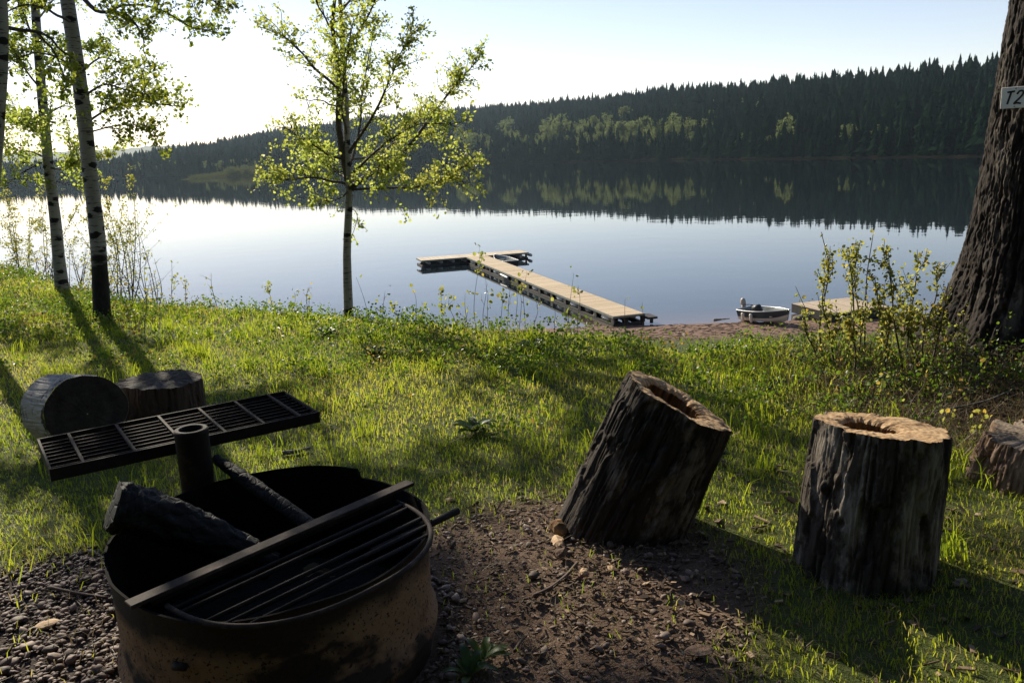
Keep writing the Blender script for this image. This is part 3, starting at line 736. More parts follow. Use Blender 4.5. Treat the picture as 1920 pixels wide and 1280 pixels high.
# --- white birch at the left
BB = on_ground(190, 603); YB = BB[1]
def B_(px, py, dy=0.0): return at_y(px, py, YB+dy)
trunk = [([BB-np.array([0, 0, .12]), B_(187, 500), B_(180, 420), B_(168, 320, .02), B_(155, 200, .05), B_(140, 90, .1), B_(127, 0, .12), B_(112, -150, .2), B_(100, -330, .3)], .085, .066)]
limbs = [([B_(136, -25, .1), B_(180, 18, -.1), B_(215, 25, -.2), B_(255, 45, -.3), B_(270, 80, -.4)], .026, .006, .75),
 ([B_(200, 22, -.1), B_(240, 8, .0), B_(300, 20, .1), B_(350, 45, .1), B_(395, 60, .2)], .014, .004, .75),
 ([B_(128, -40, .1), B_(200, -50, .3), B_(290, -30, .4), B_(370, -20, .4), B_(425, 20, .5)], .02, .005, .9),
 ([B_(152, 185, .0), B_(190, 160, -.3), B_(240, 170, -.4), B_(310, 178, -.5)], .014, .004, .85),
 ([B_(160, 232, .0), B_(200, 205, .3), B_(260, 190, .5), B_(340, 200, .6)], .014, .004, 1.0),
 ([B_(148, 140, .0), B_(185, 110, .2), B_(230, 120, .4), B_(280, 130, .5)], .012, .004, .75),
 ([B_(158, 250, .0), B_(200, 240, -.2), B_(250, 235, -.3), B_(300, 230, -.3)], .010, .003, .7),
 ([B_(145, 130, .0), B_(110, 110, .4), B_(60, 100, .6), B_(10, 120, .7)], .016, .004, .6),
 ([B_(130, 40, .0), B_(90, 20, -.4), B_(40, 10, -.6), B_(0, 30, -.7)], .016, .004, .6),
 ([B_(112, -120, .1), B_(60, -130, .4), B_(0, -110, .5), B_(-80, -100, .5)], .016, .004, .8),
 ([B_(112, -130, .1), B_(180, -170, -.4), B_(270, -180, -.7), B_(330, -160, -.8)], .016, .004, .9),
 ([B_(104, -220, .1), B_(60, -300, .4), B_(40, -400, .6)], .016, .004, 1.2),
 ([B_(102, -240, .1), B_(160, -330, .2), B_(200, -430, .1)], .016, .004, 1.2),
 ([B_(108, -180, .1), B_(120, -210, 1.0), B_(140, -220, 1.7)], .014, .004, 1.0)]
make_tree('birch_tree', 'leaning white birch with black scarred lower trunk at the top of the lawn', BB, trunk, limbs, (M['birch'], M['twig'], M['leaf_dark']), twig_len=(.2, .55), leaf=.034, density=6.6, amean=.45, trunk_n=20, leaf_per=(3, 6))

# --- paler birch behind it
CB = on_ground(116, 546); YC = CB[1]
def C_(px, py, dy=0.0): return at_y(px, py, YC+dy)
trunk = [([CB-np.array([0, 0, .1]), C_(110, 480), C_(102, 400), C_(92, 320), C_(82, 220), C_(74, 120), C_(66, 0), C_(60, -150), C_(56, -320)], .082, .04)]
limbs = [([C_(90, 300), C_(60, 285, .2), C_(20, 290, .4), C_(-30, 300, .5)], .014, .004, .8),
 ([C_(88, 315), C_(125, 315, -.2), C_(150, 300, -.3), C_(215, 290, -.4)], .014, .004, .9),
 ([C_(86, 300), C_(50, 320, -.2), C_(10, 345, -.4)], .012, .004, .8),
 ([C_(92, 338), C_(120, 345, .2), C_(150, 350, .3)], .008, .003, .6),
 ([C_(84, 240), C_(45, 220, .3), C_(0, 225, .5), C_(-50, 240, .7)], .016, .004, .8),
 ([C_(82, 215), C_(120, 200, .4), C_(160, 210, .7)], .014, .004, .7),
 ([C_(78, 170), C_(45, 130, -.3), C_(15, 110, -.5), C_(-40, 100, -.6)], .016, .004, .8),
 ([C_(76, 130), C_(110, 100, -.4), C_(150, 90, -.6), C_(190, 100, -.8)], .016, .004, .8),
 ([C_(72, 90), C_(48, 40, .3), C_(30, 0, .5), C_(0, -40, .6)], .016, .004, .8),
 ([C_(68, 40), C_(100, 0, .4), C_(140, -20, .6)], .014, .004, .7),
 ([C_(62, -80), C_(20, -130, .4), C_(-40, -150, .5)], .016, .004, 1.0),
 ([C_(60, -120), C_(110, -180, -.3), C_(160, -210, -.5)], .016, .004, 1.0),
 ([C_(80, 250), C_(72, 235, -.8), C_(66, 230, -1.3)], .012, .004, .8),
 ([C_(58, -200), C_(50, -290, .3), C_(48, -380, .3)], .02, .005, 1.3)]
make_tree('birch_tree', 'slimmer pale birch with unscarred trunk standing behind the leaning white birch', CB, trunk, limbs, (M['birch_thin'], M['twig'], M['leaf']), twig_len=(.2, .6), leaf=.037, density=6.4, amean=.4, trunk_n=16, leaf_per=(3, 6))
# --- trunk cut by the left picture edge
DB = on_ground(-42, 640); YD = DB[1]
def D_(px, py, dy=0.0): return at_y(px, py, YD+dy)
trunk = [([DB-np.array([0, 0, .1]), D_(-30, 500), D_(-18, 380), D_(-8, 250), D_(0, 130), D_(3, 40), D_(-2, -60), D_(-14, -250)], .08, .055)]
limbs = [([D_(2, 52), D_(40, 55, .1), D_(80, 66, .15), D_(110, 85, .2), D_(135, 110, .25)], .022, .008, .35),
 ([D_(70, 62, .15), D_(95, 90, .3), D_(115, 130, .4), D_(125, 165, .5)], .012, .004, .7),
 ([D_(0, 10), D_(60, -30, .3), D_(120, -40, .5), D_(190, -20, .6)], .018, .005, .8),
 ([D_(-4, 160), D_(-50, 120, .3), D_(-120, 110, .5)], .016, .004, .9),
 ([D_(-8, -140), D_(-60, -200, .2), D_(-120, -220, .2)], .016, .004, 1.0),
 ([D_(-8, -150), D_(50, -220, -.3), D_(100, -260, -.5)], .016, .004, 1.0)]
make_tree('birch_tree', 'grey-white birch trunk at the left picture edge with one long bare branch reaching out', DB, trunk, limbs, (M['birch_thin'], M['twig'], M['leaf_dark']), twig_len=(.2, .5), leaf=.045, density=5, amean=.4, trunk_n=16, leaf_per=(3, 6))

# --- a leafy aspen beyond the left picture edge that shades the lawn
EB = np.array([-9.9, 12.9, float(ground_z(-9.9, 12.9))])
E_ = lambda x, y, z: EB+np.array([x, y, z])
trunk = [([E_(0, 0, -.1), E_(.05, 0, 1.5), E_(-.05, .05, 3.2), E_(0, 0, 5), E_(.1, 0, 7.2)], .09, .02)]
limbs = []
for k in range(17):
    a = k*2.4; zb = 1.3+k*.31; L = 1.9*(1-.045*k)
    limbs.append(([E_(0, 0, zb), E_(L*.5*math.cos(a), L*.5*math.sin(a), zb+.3), E_(L*math.cos(a), L*math.sin(a), zb+.75)], .022, .004, 1.0))
make_tree('aspen_tree', 'leafy aspen standing beyond the left picture edge behind the grassy mound', EB, trunk, limbs, (M['aspen'], M['twig'], M['leaf']), twig_len=(.25, .6), leaf=.05, density=4.2, amean=.45, leaf_per=(3, 6))
# --- big trunk at the right
def big_tree():
    YT = 5.95; c0 = at_y(1915, 640, YT); cx = c0[0]; gz = float(ground_z(cx, YT))
    e = empty('conifer_tree', (cx, YT, gz), label='massive dark old conifer trunk with furrowed bark and flared base at the right picture edge', cat='tree')
    rf = lambda z: .44-.03*np.minimum(z, 3)-.012*np.maximum(z-3, 0)+.34*np.exp(-z/.32)
    nt, nz = 440, 640; th = np.linspace(0, 2*math.pi, nt, endpoint=False); z = -.25 + 9.0*np.linspace(0, 1, nz)**1.5
    T, Z = np.meshgrid(th, z, indexing='ij'); zz = np.maximum(Z, 0)
    r = rf(zz)
    lob = 1 + .16*np.exp(-zz/.5)*np.sin(T*5+1.0+.5*np.sin(T*2))
    r = r*lob
    cx_, sy_ = np.cos(T), np.sin(T)
    wz = .25*fbm(cx_*2, sy_*2, Z*1.5, 7, 2)
    f1 = fbm(cx_*7.5+wz, sy_*7.5, Z*1.5+wz, 7, 3); f2 = fbm(cx_*15, sy_*15+wz, Z*5.5, 17, 3)
    r = r + .028*sstep(.0, .06, np.abs(f1-.5)) + .014*sstep(.0, .05, np.abs(f2-.5)) - .04
    r = r + .03*(fbm(cx_*22, sy_*22, Z*14, 27, 3)-.5) + .012*(fbm(cx_*60, sy_*60, Z*40, 37, 2)-.5)
    V = np.stack([r*cx_+.046*zz, r*sy_, Z], -1)
    mb = MB(); mb.grid(V, closed_u=True); mb.build('trunk', M['bark_tree'], e, smooth=True)
    for (zb, a, L) in ((3.6, 2.6, 1.1), (4.3, 4.4, .8), (5.2, .6, 1.4), (5.9, 3.5, 1.2), (6.6, 1.7, 1.5), (7.4, 5.2, 1.3)):
        mb = MB(); P0 = np.array([.30*math.cos(a)+.046*zb, .30*math.sin(a), zb]); d = np.array([math.cos(a), math.sin(a), -.12])
        mb.tube(spline([P0, P0+d*L*.5, P0+d*L+np.array([0, 0, -.15])], 9), np.linspace(.04, .008, 9), 7); mb.build('dead_limb', M['bark_tree'], e, smooth=True)
    lf = MB(); bb = MB()  # crown above the view, added to block sky light over the right side
    for k in range(70):
        zb = 4.3+k*.16; a = k*2.4; L = 3.0*(1-k/95)*rng.uniform(.7, 1.1); d = np.array([math.cos(a), math.sin(a), -.18]); P0 = np.array([.046*min(zb, 9), 0, zb])
        P = spline([P0, P0+d*L*.5, P0+d*L-np.array([0, 0, .1])], 10); bb.tube(P, np.linspace(.03, .006, len(P)), 5)
        m = 90; u = rng.uniform(.15, 1, m); Q = P0+np.outer(u*L, d)+rng.normal(size=(m, 3))*np.array([.28, .28, .10]); leaves(lf, Q, rng.uniform(.10, .2, m), rng.random(m), droop=.5, elong=1.3)
    P = spline([(.40, 0, 8.7), (.42, 0, 12), (.42, 0, 15.8)], 10); bb.tube(P, np.linspace(.10, .02, len(P)), 8)
    bb.build('boughs', M['bark_tree'], e, smooth=True); lf.build('crown', M['conifer'], e, attr=True)
    # sign on it
    sp = at_y(1903, 183, YT); dirn = np.array([CAM[0]-sp[0], CAM[1]-YT, 0]); dirn /= np.linalg.norm(dirn)
    zrel = sp[2]-gz; ctr = np.array([cx, YT, 0])
    # step out from the trunk axis to just proud of the bark
    off = None
    d = ray(1904, 183); d = d/np.linalg.norm(d)
    best = None
    for s in np.arange(3.5, 8.5, .004):
        p = CAM+d*s; rel = p-np.array([cx+.046*(p[2]-gz), YT, 0]); rr_ = math.hypot(rel[0], rel[1]); zh = p[2]-gz
        if rr_ < float(rf(zh))+.075: best = p; break
    p = best if best is not None else sp
    nrm = p-np.array([cx+.046*(p[2]-gz), YT, p[2]]); nrm[2] = 0; nrm /= np.linalg.norm(nrm)
    nrm = nrm*.55+dirn*.45; nrm /= np.linalg.norm(nrm)
    xs = np.cross([0, 0, 1], nrm); xs /= np.linalg.norm(xs); rot = np.stack([xs, np.cross(nrm, xs), nrm], 1)
    s = empty('number_sign', tuple(p), rot, label='small white board hand-lettered T2 nailed to the big dark trunk', cat='sign')
    W, H = .175, .138
    mb = MB(); mb.box((0, 0, 0), (W, H, .012), bev=.002); mb.build('board', M['sign'], s)
    mb = MB()
    def stroke(pts, w=.0062):
        P = spline(pts, 14) if len(pts) > 2 else np.array(pts, float)
        P = np.c_[P[:, :2], np.full(len(P), .0072)]; T = np.gradient(P, axis=0); T /= np.linalg.norm(T, axis=1)[:, None]
        N_ = np.c_[-T[:, 1], T[:, 0], 0*T[:, 0]]*w
        V = np.stack([P-N_/1, P+N_/1], 1)/1
        mb.grid(V)
    sl = lambda x, y: (x+.22*y, y, 0)
    stroke([sl(-.058, .036), sl(-.012, .040)]); stroke([sl(-.034, .038), sl(-.036, -.042)])
    stroke([sl(.006, .020), sl(.014, .038), sl(.034, .040), sl(.042, .022), sl(.030, -.004), sl(.010, -.030), sl(.004, -.042)])
    stroke([sl(.002, -.040), sl(.024, -.036), sl(.048, -.041)])
    mb.build('lettering', M['ink'], s)
    for yy in (.058, -.058):
        mb = MB(); mb.tube([(0, yy, .004), (0, yy, .009)], [.0045, .0035], 10); mb.build('nail', M['nail'], s)
big_tree()

# ------------------------------------------------------------------ stumps
def stump(name, label, loc, axis, R0_, R1_, H, mats, hollow=.0, hdep=.25, depth=.25, seed=1, twist=(1, 0, 0), fur=.018, ragged=.01, oval=1.0, slant=0.0, cat='stump', hoff=(0, 0)):
    e = empty(name, tuple(loc), frame(axis, twist), label=label, cat=cat)
    nt = 340; th = np.linspace(0, 2*math.pi, nt, endpoint=False)
    nz = 200; zz = np.linspace(-depth, H, nz)
    c, s = np.cos(th), np.sin(th)
    lobe = 1 + .07*(fbm(c*1.3+seed, s*1.3, 0, seed, 2)-.5)*2 + .03*np.sin(3*th+seed)
    topz = ragged*(fbm(c*6, s*6, 0, seed+3, 3)-.5)*2 + slant*R1_*c
    def rad(T, Z, cc, ss, lob):
        q = np.clip(Z/H, 0, 1); r = (R0_+(R1_-R0_)*q)*lob
        wz = .3*fbm(cc*2, ss*2, Z*3, seed+4, 2)
        f1 = fbm(cc*6.5+wz, ss*6.5, Z*1.3+wz, seed+5, 3); f2 = fbm(cc*15, ss*15+wz, Z*4.5, seed+6, 3)
        r = r + fur*(.95*sstep(0, .045, np.abs(f1-.5)) + .40*sstep(0, .04, np.abs(f2-.5)) - 1.0)
        r = r + fur*.45*(fbm(cc*30, ss*30, Z*22, seed+8, 3)-.5) + .06*R0_*(fbm(cc*2.4, ss*2.4, Z*4, seed+9, 2)-.5)
        r = r - fur*.9*sstep(.54, .58, fbm(cc*3, ss*3, Z*4.5, seed+13, 3))
        return r
    T, Z = np.meshgrid(th, zz, indexing='ij')
    rr = rad(T, Z, c[:, None], s[:, None], lobe[:, None])
    rr[:, -1] = (rr[:, -1]*.5+.5*np.roll(rr[:, -1], 3)*.5+.25*np.roll(rr[:, -1], -3))
    Zt = Z.copy(); Zt[:, -1] += topz; Zt[:, :-1] += (topz[:, None]*np.clip((Z[:, :-1]-H*.7)/(H*.3), 0, 1))
    V = np.stack([rr*c[:, None]*oval, rr*s[:, None], Zt], -1)
    mb = MB(); mb.grid(V, closed_u=True); mb.build('bark', mats[0], e, smooth=True)
    # cut face from the rim inwards
    nr = 22
    rin = R1_*hollow*(1 + .55*(fbm(c*2.2, s*2.2, 0, seed+7, 3)-.5) + .30*(fbm(c*9, s*9, 0, seed+8, 2)-.5)) if hollow else np.full(nt, .004)
    cxh, cyh = hoff
    q = np.linspace(0, 1, nr)
    ro = rr[:, -1]-.001
    X = (ro*c*oval)[:, None]*(1-q) + (rin*c+cxh)[:, None]*q; Y = (ro*s)[:, None]*(1-q) + (rin*s+cyh)[:, None]*q
    Zc = H + slant*X + (topz-slant*R1_*c)[:, None]*(1-q)**1.5 + .010*(fbm(X*28, Y*28, 0, seed+2, 3)-.5) + .004*(fbm(X*110, Y*110, 0, seed+4, 2)-.5)
    Zc[:, 0] = Zt[:, -1]+.0005
    if hollow: Zc = Zc - .02*q[None, :]**6
    mb = MB(); mb.grid(np.stack([X, Y, Zc], -1), closed_u=True); mb.build('cut_face', mats[1], e, smooth=True)
    if hollow:
        nd = 26; k = np.linspace(0, 1, nd)
        sh = rin[:, None]*(1-.25*k**2)*(1+.22*(fbm(c[:, None]*8, s[:, None]*8, k[None, :]*1.2, seed+12, 3)-.5)*np.minimum(k*6, 1))
        sh[:, -1] = .002
        Zh = Zc[:, -1][:, None]*(1-k) + (H-hdep)*k; Zh[:, -1] = H-hdep-.02
        mb = MB(); mb.grid(np.stack([sh*c[:, None]+cxh, sh*s[:, None]+cyh, Zh], -1), closed_u=True); mb.build('hollow', mats[2], e, smooth=True)
    return e
P = on_ground(1168, 985)
stump('hollow_stump', 'dark hollow stump tilted to one side, with pale sawn rim and rotted core', P+np.array([0, .05, 0]), (.44, -.03, 1.0), .258, .238, .60, (M['bark_char'], M['cut'], M['hollow']), .60, .34, .3, 3, fur=.016, ragged=.006, oval=1.0, hoff=(-.02, .0), slant=-.10)
P = on_ground(1628, 1085)
stump('hollow_stump', 'upright hollow stump with peeling grey bark and orange sawn top beside the tilted one', P+np.array([.025, .10, 0]), (.11, .09, 1.0), .25, .235, .555, (M['bark_stump'], M['cut'], M['hollow']), .42, .25, .25, 11, fur=.016, ragged=.008, oval=1.02, hoff=(-.05, .01))
P = on_ground(294, 802)
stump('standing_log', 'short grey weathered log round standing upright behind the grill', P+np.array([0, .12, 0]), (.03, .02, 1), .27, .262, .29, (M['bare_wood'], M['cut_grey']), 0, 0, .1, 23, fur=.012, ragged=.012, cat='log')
# round on its side
P = on_ground(146, 862)
ax = np.array([.80, -.62, .08]); ax /= np.linalg.norm(ax)
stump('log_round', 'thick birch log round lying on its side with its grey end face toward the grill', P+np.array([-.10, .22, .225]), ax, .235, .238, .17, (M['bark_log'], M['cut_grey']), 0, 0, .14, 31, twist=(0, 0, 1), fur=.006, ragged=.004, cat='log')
def rotten():
    P = on_ground(1912, 918)
    e = stump('rotten_stump', 'low crumbling reddish stump at the right picture edge beside the upright hollow stump', P+np.array([.12, .12, 0]), (.05, -.04, 1), .27, .22, .21, (M['rot_red'], M['cut_old']), 0, 0, .1, 41, fur=.04, ragged=.03)
rotten()

# ------------------------------------------------------------------ fire ring
def fire_ring():
    cx, cy = RING_C; gz = float(ground_z(cx, cy))-.03
    e = empty('fire_ring', (cx, cy, gz), label='rusty round steel campfire ring with sooty inside standing on the gravel', cat='fire ring')
    nt = 220; th = np.linspace(0, 2*math.pi, nt, endpoint=False); c, s = np.cos(th), np.sin(th)
    # wall height: raised segment at the back, dented front
    back = sstep(.42, .46, ((th-R(62)) % (2*math.pi))/(2*math.pi))  # 0..1 helper
    ang = np.degrees(th)
    hi = ((ang > 66) & (ang < 200))
    H = .435 + .035*hi + .012*(fbm(c*2, s*2, 0, 3, 3)-.5) - .018*np.exp(-((ang-262)/22)**2)
    dent = .022*(fbm(c*1.6, s*1.6, 0, 8, 3)-.5)
    prof = [(0, 0), (.003, .03), (.003, .15), (.016, .17), (.016, .205), (.003, .225), (.0, .36), (.002, .93), (.012, .975), (.014, 1.0)]
    prof = [(0.0, 0.0), (.0, .10), (.002, .2), (.016, .23), (.018, .27), (.003, .31), (.0, .5), (.002, .8), (.006, .95), (.012, 1.0)]
    O = np.stack([np.stack([(RING_R+o+dent*(.4+.6*q))*c, (RING_R+o+dent*(.4+.6*q))*s, H*q], -1) for o, q in prof], 1)
    mb = MB(); mb.grid(O, closed_u=True)
    mb.build('ring_wall', M['rust'], e, smooth=True)
    I = np.stack([np.stack([(RING_R-.008+o+dent*(.4+.6*q))*c, (RING_R-.008+o+dent*(.4+.6*q))*s, H*q-.001*(q < 1)], -1) for o, q in prof], 1)
    mb = MB(); mb.grid(I, closed_u=True, flip=True)
    lip = np.stack([O[:, -1], I[:, -1]], 1); mb.grid(lip, closed_u=True)
    mb.build('inner_wall', M['soot'], e, smooth=True)
    # ash bed
    rr = np.linspace(.0, 1, 26); A = np.stack([(RING_R-.012)*c[:, None]*rr, (RING_R-.012)*s[:, None]*rr, .09+.03*(fbm(c[:, None]*rr*8, s[:, None]*rr*8, 0, 5, 3)-.5)], -1)
    mb = MB(); mb.grid(A, closed_u=True); mb.build('ash_bed', simple_mat('ash_and_coals', (.004, .004, .004), (.016, .015, .014), 24, .95, 0, .8, .02), e, smooth=True)
    # pivot rod sticking out on the right and a bolt stub at the front left
    mb = MB(); a0 = at_z(858, 957, .40)-np.array([cx, cy, gz]); a1 = at_z(800, 985, .40)-np.array([cx, cy, gz]); d = (a1-a0)
    mb.tube([a0, a0+d*1.0, a0+d*2.6], .0125, 12); mb.build('pivot_rod', M['iron_dark'], e, smooth=True)
    mb = MB(); p = R(249); q = np.array([math.cos(p), math.sin(p), 0]); b = q*(RING_R+.004)+np.array([0, 0, .27])
    mb.tube([b-q*.02, b+q*.012+np.array([.02, 0, .004]), b+q*.03+np.array([.06, 0, .012])], .0115, 12); mb.build('bolt_stub', M['iron_worn'], e, smooth=True)
    # soil collar and stones heaped at the foot come with the gravel
    return gz
GZ = fire_ring()

def half_grate():
    a = at_z(240, 1138, .425); b = at_z(770, 907, .452); mid = (a+b)/2; L = np.linalg.norm(b-a)
    u = (b-a)/L; n = np.cross([0, 0, 1], u); n /= np.linalg.norm(n); v = np.cross(u, n)*-1
    v = -n                                  # toward the viewer side of the bar
    w = np.cross(u, v); 
    rot = np.stack([u, v, w], 1)
    if np.linalg.det(rot) < 0: rot = np.stack([u, v, -w], 1)
    e = empty('half_round_grate', tuple(mid), rot, label='half-round cooking grate with a worn flat iron bar resting across the fire ring', cat='grate')
    sg = -1 if rot[2, 2] < 0 else 1
    mb = MB(); mb.box((0, 0, sg*.006), (L, .046, .012), bev=.002); mb.build('flat_bar', M['iron_worn'], e)
    mb = MB(); mb.box((0, -.020, sg*-.018), (L*.86, .006, .036)); mb.build('bar_web', M['iron'], e)
    rx = L*.41; ry = .40; t_ = np.linspace(0, math.pi, 48)
    cup = lambda x, y: (x, y, sg*(-.028))
    hoop = np.array([cup(rx*math.copysign(abs(math.cos(q))**.8, math.cos(q)), .03+ry*math.sin(q)**.9) for q in t_])
    mb = MB(); mb.tube(hoop, .0085, 10); mb.build('hoop', M['iron_worn'], e, smooth=True)
    for yy in (.065, .10, .20, .255, .31):
        xm = rx*max(.05, (1-((yy-.03)/ry)**2))**.42
        mb = MB(); mb.tube([cup(-xm+.0, yy), cup(0, yy), cup(xm, yy)], .0072, 8); mb.build('rod', M['iron'], e, smooth=True)
half_grate()

def swivel_grill():
    px, py = at_y(358, 805, 2.93)[:2]; gz = float(ground_z(px, py))-.05
    zt = at_y(358, 803, 2.93)[2]
    e = empty('swivel_grill', (px, py, gz), label='rectangular barred grill on a stout iron pipe post behind the fire ring', cat='grill')
    H = zt-gz; n = 40; th = np.linspace(0, 2*math.pi, n, endpoint=False); c, s = np.cos(th), np.sin(th)
    prof = [(.060, 0), (.060, H-.02), (.062, H-.012), (.060, H-.003), (.056, H), (.044, H), (.041, H-.004), (.041, H-.25)]
    mb = MB(); mb.grid(np.stack([np.stack([r*c, r*s, 0*c+z], -1) for r, z in prof], 1), closed_u=True); mb.build('post', M['iron'], e, smooth=False)
    for pl in e.children[0].data.polygons: pl.use_smooth = abs(pl.normal.z) < .5
    zz = .565
    A = at_z(84, 892, zz); B = at_z(594, 783, zz); C = at_z(540, 740, zz); D = at_z(80, 832, zz)
    o = np.array([px, py, gz])
    u = ((B-A)+(C-D)); L = (np.linalg.norm(B-A)+np.linalg.norm(C-D))/2; u /= np.linalg.norm(u)
    v = np.cross([0, 0, 1], u); W = (np.dot(C-B, v)+np.dot(D-A, v))/2
    mid = (A+B+C+D)/4
    g = bpy.data.objects.new('grate', None)
    # grate: one frame mesh, bars and cross bars as its pieces
    fr = MB(); rot = np.stack([u, v, [0, 0, 1]], 1); m0 = mid-o
    def P(x, y, z=0): return m0 + u*x + v*y + np.array([0, 0, z])
    h = .045
    fr.box(P(0, -W/2), (L, .008, h), rot); fr.box(P(0, W/2), (L, .008, h), rot)
    fr.box(P(-L/2+.004, 0), (.0078, W-.009, h-.002), rot); fr.box(P(L/2-.004, 0), (.0078, W-.009, h-.002), rot)
    gf = fr.build('grate_frame', M['iron'], e)
    nb = 8
    for k in range(nb):
        y = -W/2+W*(k+1)/(nb+1)
        b = MB(); b.box(P(0, y, h/2-.024), (L-.016, .006, .030), rot); b.build('bar', M['iron'], gf)
    for x in (-.39, -.215, -.05, .115, .27, .42):
        b = MB(); b.box(P(x*L/1.0*1.0, 0, h/2-.0045), (.010, W-.012, .009), rot); b.build('cross_bar', M['iron_worn'], gf)
    b = MB(); b.box(P(0, -W/2-.008, -.0), (.16, .006, .034), rot); b.build('bracket', M['iron_dark'], e)
swivel_grill()

def charred(name, label, pts, rad, n=48, cat='firewood', seed=0, split=False):
    P = spline(pts, 70); t_ = np.linspace(0, 1, len(P)); o = P.mean(0)
    mb = MB(); T = np.gradient(P, axis=0); T /= np.linalg.norm(T, axis=1)[:, None]
    ref = np.cross(T[0], [0, 0, 1]); ref /= np.linalg.norm(ref); vs = []
    th = np.linspace(0, 2*math.pi, n, endpoint=False)
    rad = np.interp(t_, np.linspace(0, 1, len(rad)), rad)
    for i in range(len(P)):
        a = ref-T[i]*np.dot(ref, T[i]); a /= np.linalg.norm(a); b = np.cross(T[i], a)
        r = rad[i]*(1+.35*(fbm(np.cos(th)*1.4, np.sin(th)*1.4, t_[i]*3, seed, 2)-.5) + .5*(fbm(np.cos(th)*4, np.sin(th)*4, t_[i]*18, seed+4, 4)-.5))
        if split: r = r*np.where(np.sin(th) > .2, 1.05-.25*np.sin(th), 1)
        vs.append(P[i]-o+np.outer(np.cos(th)*r, a)+np.outer(np.sin(th)*r, b))
    mb.grid(np.stack(vs, 0).transpose(1, 0, 2), closed_u=True)
    c0, c1 = vs[0], vs[-1]
    for ring, cc in ((c0, P[0]-o-T[0]*rad[0]*.12), (c1, P[-1]-o+T[-1]*rad[-1]*.3)):
        mb.add(np.vstack([ring, cc]), [[i, (i+1) % n, n] for i in range(n)])
    return tag(mb.build(name, M['char'], smooth=True, loc=tuple(o)), label, cat)
charred('charred_log', 'thick charred log leaning over the rim into the fire ring', [at_y(212, 950, 2.46), at_y(270, 962, 2.50), at_y(380, 1000, 2.54), at_y(510, 1062, 2.58)], [.074, .078, .072, .062, .045], seed=3)
charred('charred_stick', 'thin burnt stick propped on the back rim behind the grate bar', [at_y(404, 860, 3.0), at_y(470, 905, 2.86), at_y(585, 985, 2.66)], [.018, .024, .026, .022], n=14, seed=9)
mb = MB(); p0 = at_z(598, 1075, .16)
g = np.linspace(0, 1, 7); X, Y = np.meshgrid(g, g, indexing='ij')
mb.grid(np.stack([(X-.5)*.11, (Y-.5)*.05, .02*np.sin(X*5)+.012*np.cos(Y*6)+.01*fbm(X*5, Y*5, 0, 4, 2)], -1))
tag(mb.build('paper_scrap', M['straw'], loc=tuple(p0), attr=True, smooth=True), 'crumpled scrap of paper lying in the fire ring under the grate', 'paper scrap')
bpy.data.objects['paper_scrap'].rotation_euler = (.3, .2, .7)

# ------------------------------------------------------------------ loose ground stuff
def ico():
    bm_v = []; ph = (1+5**.5)/2
    for a in (-1, 1):
        for b in (-ph, ph): bm_v += [(0, a, b), (a, b, 0), (b, 0, a)]
    v = np.array(bm_v); v = v/np.linalg.norm(v[0]); n = len(v)
    D = np.linalg.norm(v[:, None]-v[None], axis=2); el = np.min(D[D > .1])*1.05
    f = [(i, j, k) for i in range(n) for j in range(i+1, n) for k in range(j+1, n) if D[i, j] < el and D[j, k] < el and D[i, k] < el]
    f = [(i, j, k) if np.dot(np.cross(v[j]-v[i], v[k]-v[i]), v[i]) > 0 else (i, k, j) for i, j, k in f]
    V = list(map(tuple, v)); cache = {}; F = []
    def mid(i, j):
        key = (min(i, j), max(i, j))
        if key not in cache:
            m = (np.array(V[i])+np.array(V[j]))/2; m /= np.linalg.norm(m); V.append(tuple(m)); cache[key] = len(V)-1
        return cache[key]
    for (i, j, k) in f:
        a, b, c = mid(i, j), mid(j, k), mid(k, i); F += [(i, a, c), (a, j, b), (c, b, k), (a, b, c)]
    return np.array(V), np.array(F)
IV, IF = ico()
def pebbles(mb, x, y, size, sink=.35, a=None):
    n = len(x); z = ground_z(x, y)
    sc = size[:, None]*np.stack([rng.uniform(.75, 1.35, n), rng.uniform(.65, 1.0, n), rng.uniform(.35, .65, n)], 1)
    an = rng.random(n)*6.283; c, s = np.cos(an)[:, None], np.sin(an)[:, None]; tl = rng.normal(0, .25, n)[:, None]
    v = IV[None]*(1+.10*rng.normal(size=(n, len(IV), 1)))*sc[:, None, :]
    X, Y, Z = v[..., 0], v[..., 1], v[..., 2]; Z = Z+X*tl
    V = np.stack([X*c-Y*s+x[:, None], X*s+Y*c+y[:, None], Z+(z+sc[:, 2]*(1-2*sink))[:, None]], -1)
    F = (IF[None]+(np.arange(n)*len(IV))[:, None, None]).reshape(-1, 3)
    mb.add(V.reshape(-1, 3), F, a=np.repeat(rng.random(n) if a is None else a, len(IV)))
mb = MB()
n = 42000; x = rng.uniform(-3.0, 1.4, n); y = rng.uniform(1.9, 4.1, n)
gm, dm = gravel_mask(x, y), dirt_mask(x, y); ring = np.hypot(x-RING_C[0], y-RING_C[1])
k = (rng.random(n) < gm*.75+.08*dm*(1-gm) + .5*np.exp(-((ring-RING_R-.06)/.07)**2)*(ring > RING_R)) & (ring > RING_R+.02)
x, y = x[k], y[k]; pebbles(mb, x, y, rng.gamma(2.2, .0027, len(x))+.0022)
n = 1500; x = rng.uniform(-.4, 1.5, n); y = rng.uniform(2.0, 3.9, n); k = rng.random(n) < dirt_mask(x, y)*.5; x, y = x[k], y[k]
pebbles(mb, x, y, rng.gamma(3, .0019, len(x))+.0025)
tag(mb.build('gravel', M['pebble'], attr=True, smooth=True), 'loose grey-brown gravel pebbles spread around the fire ring', 'gravel', kind='stuff')

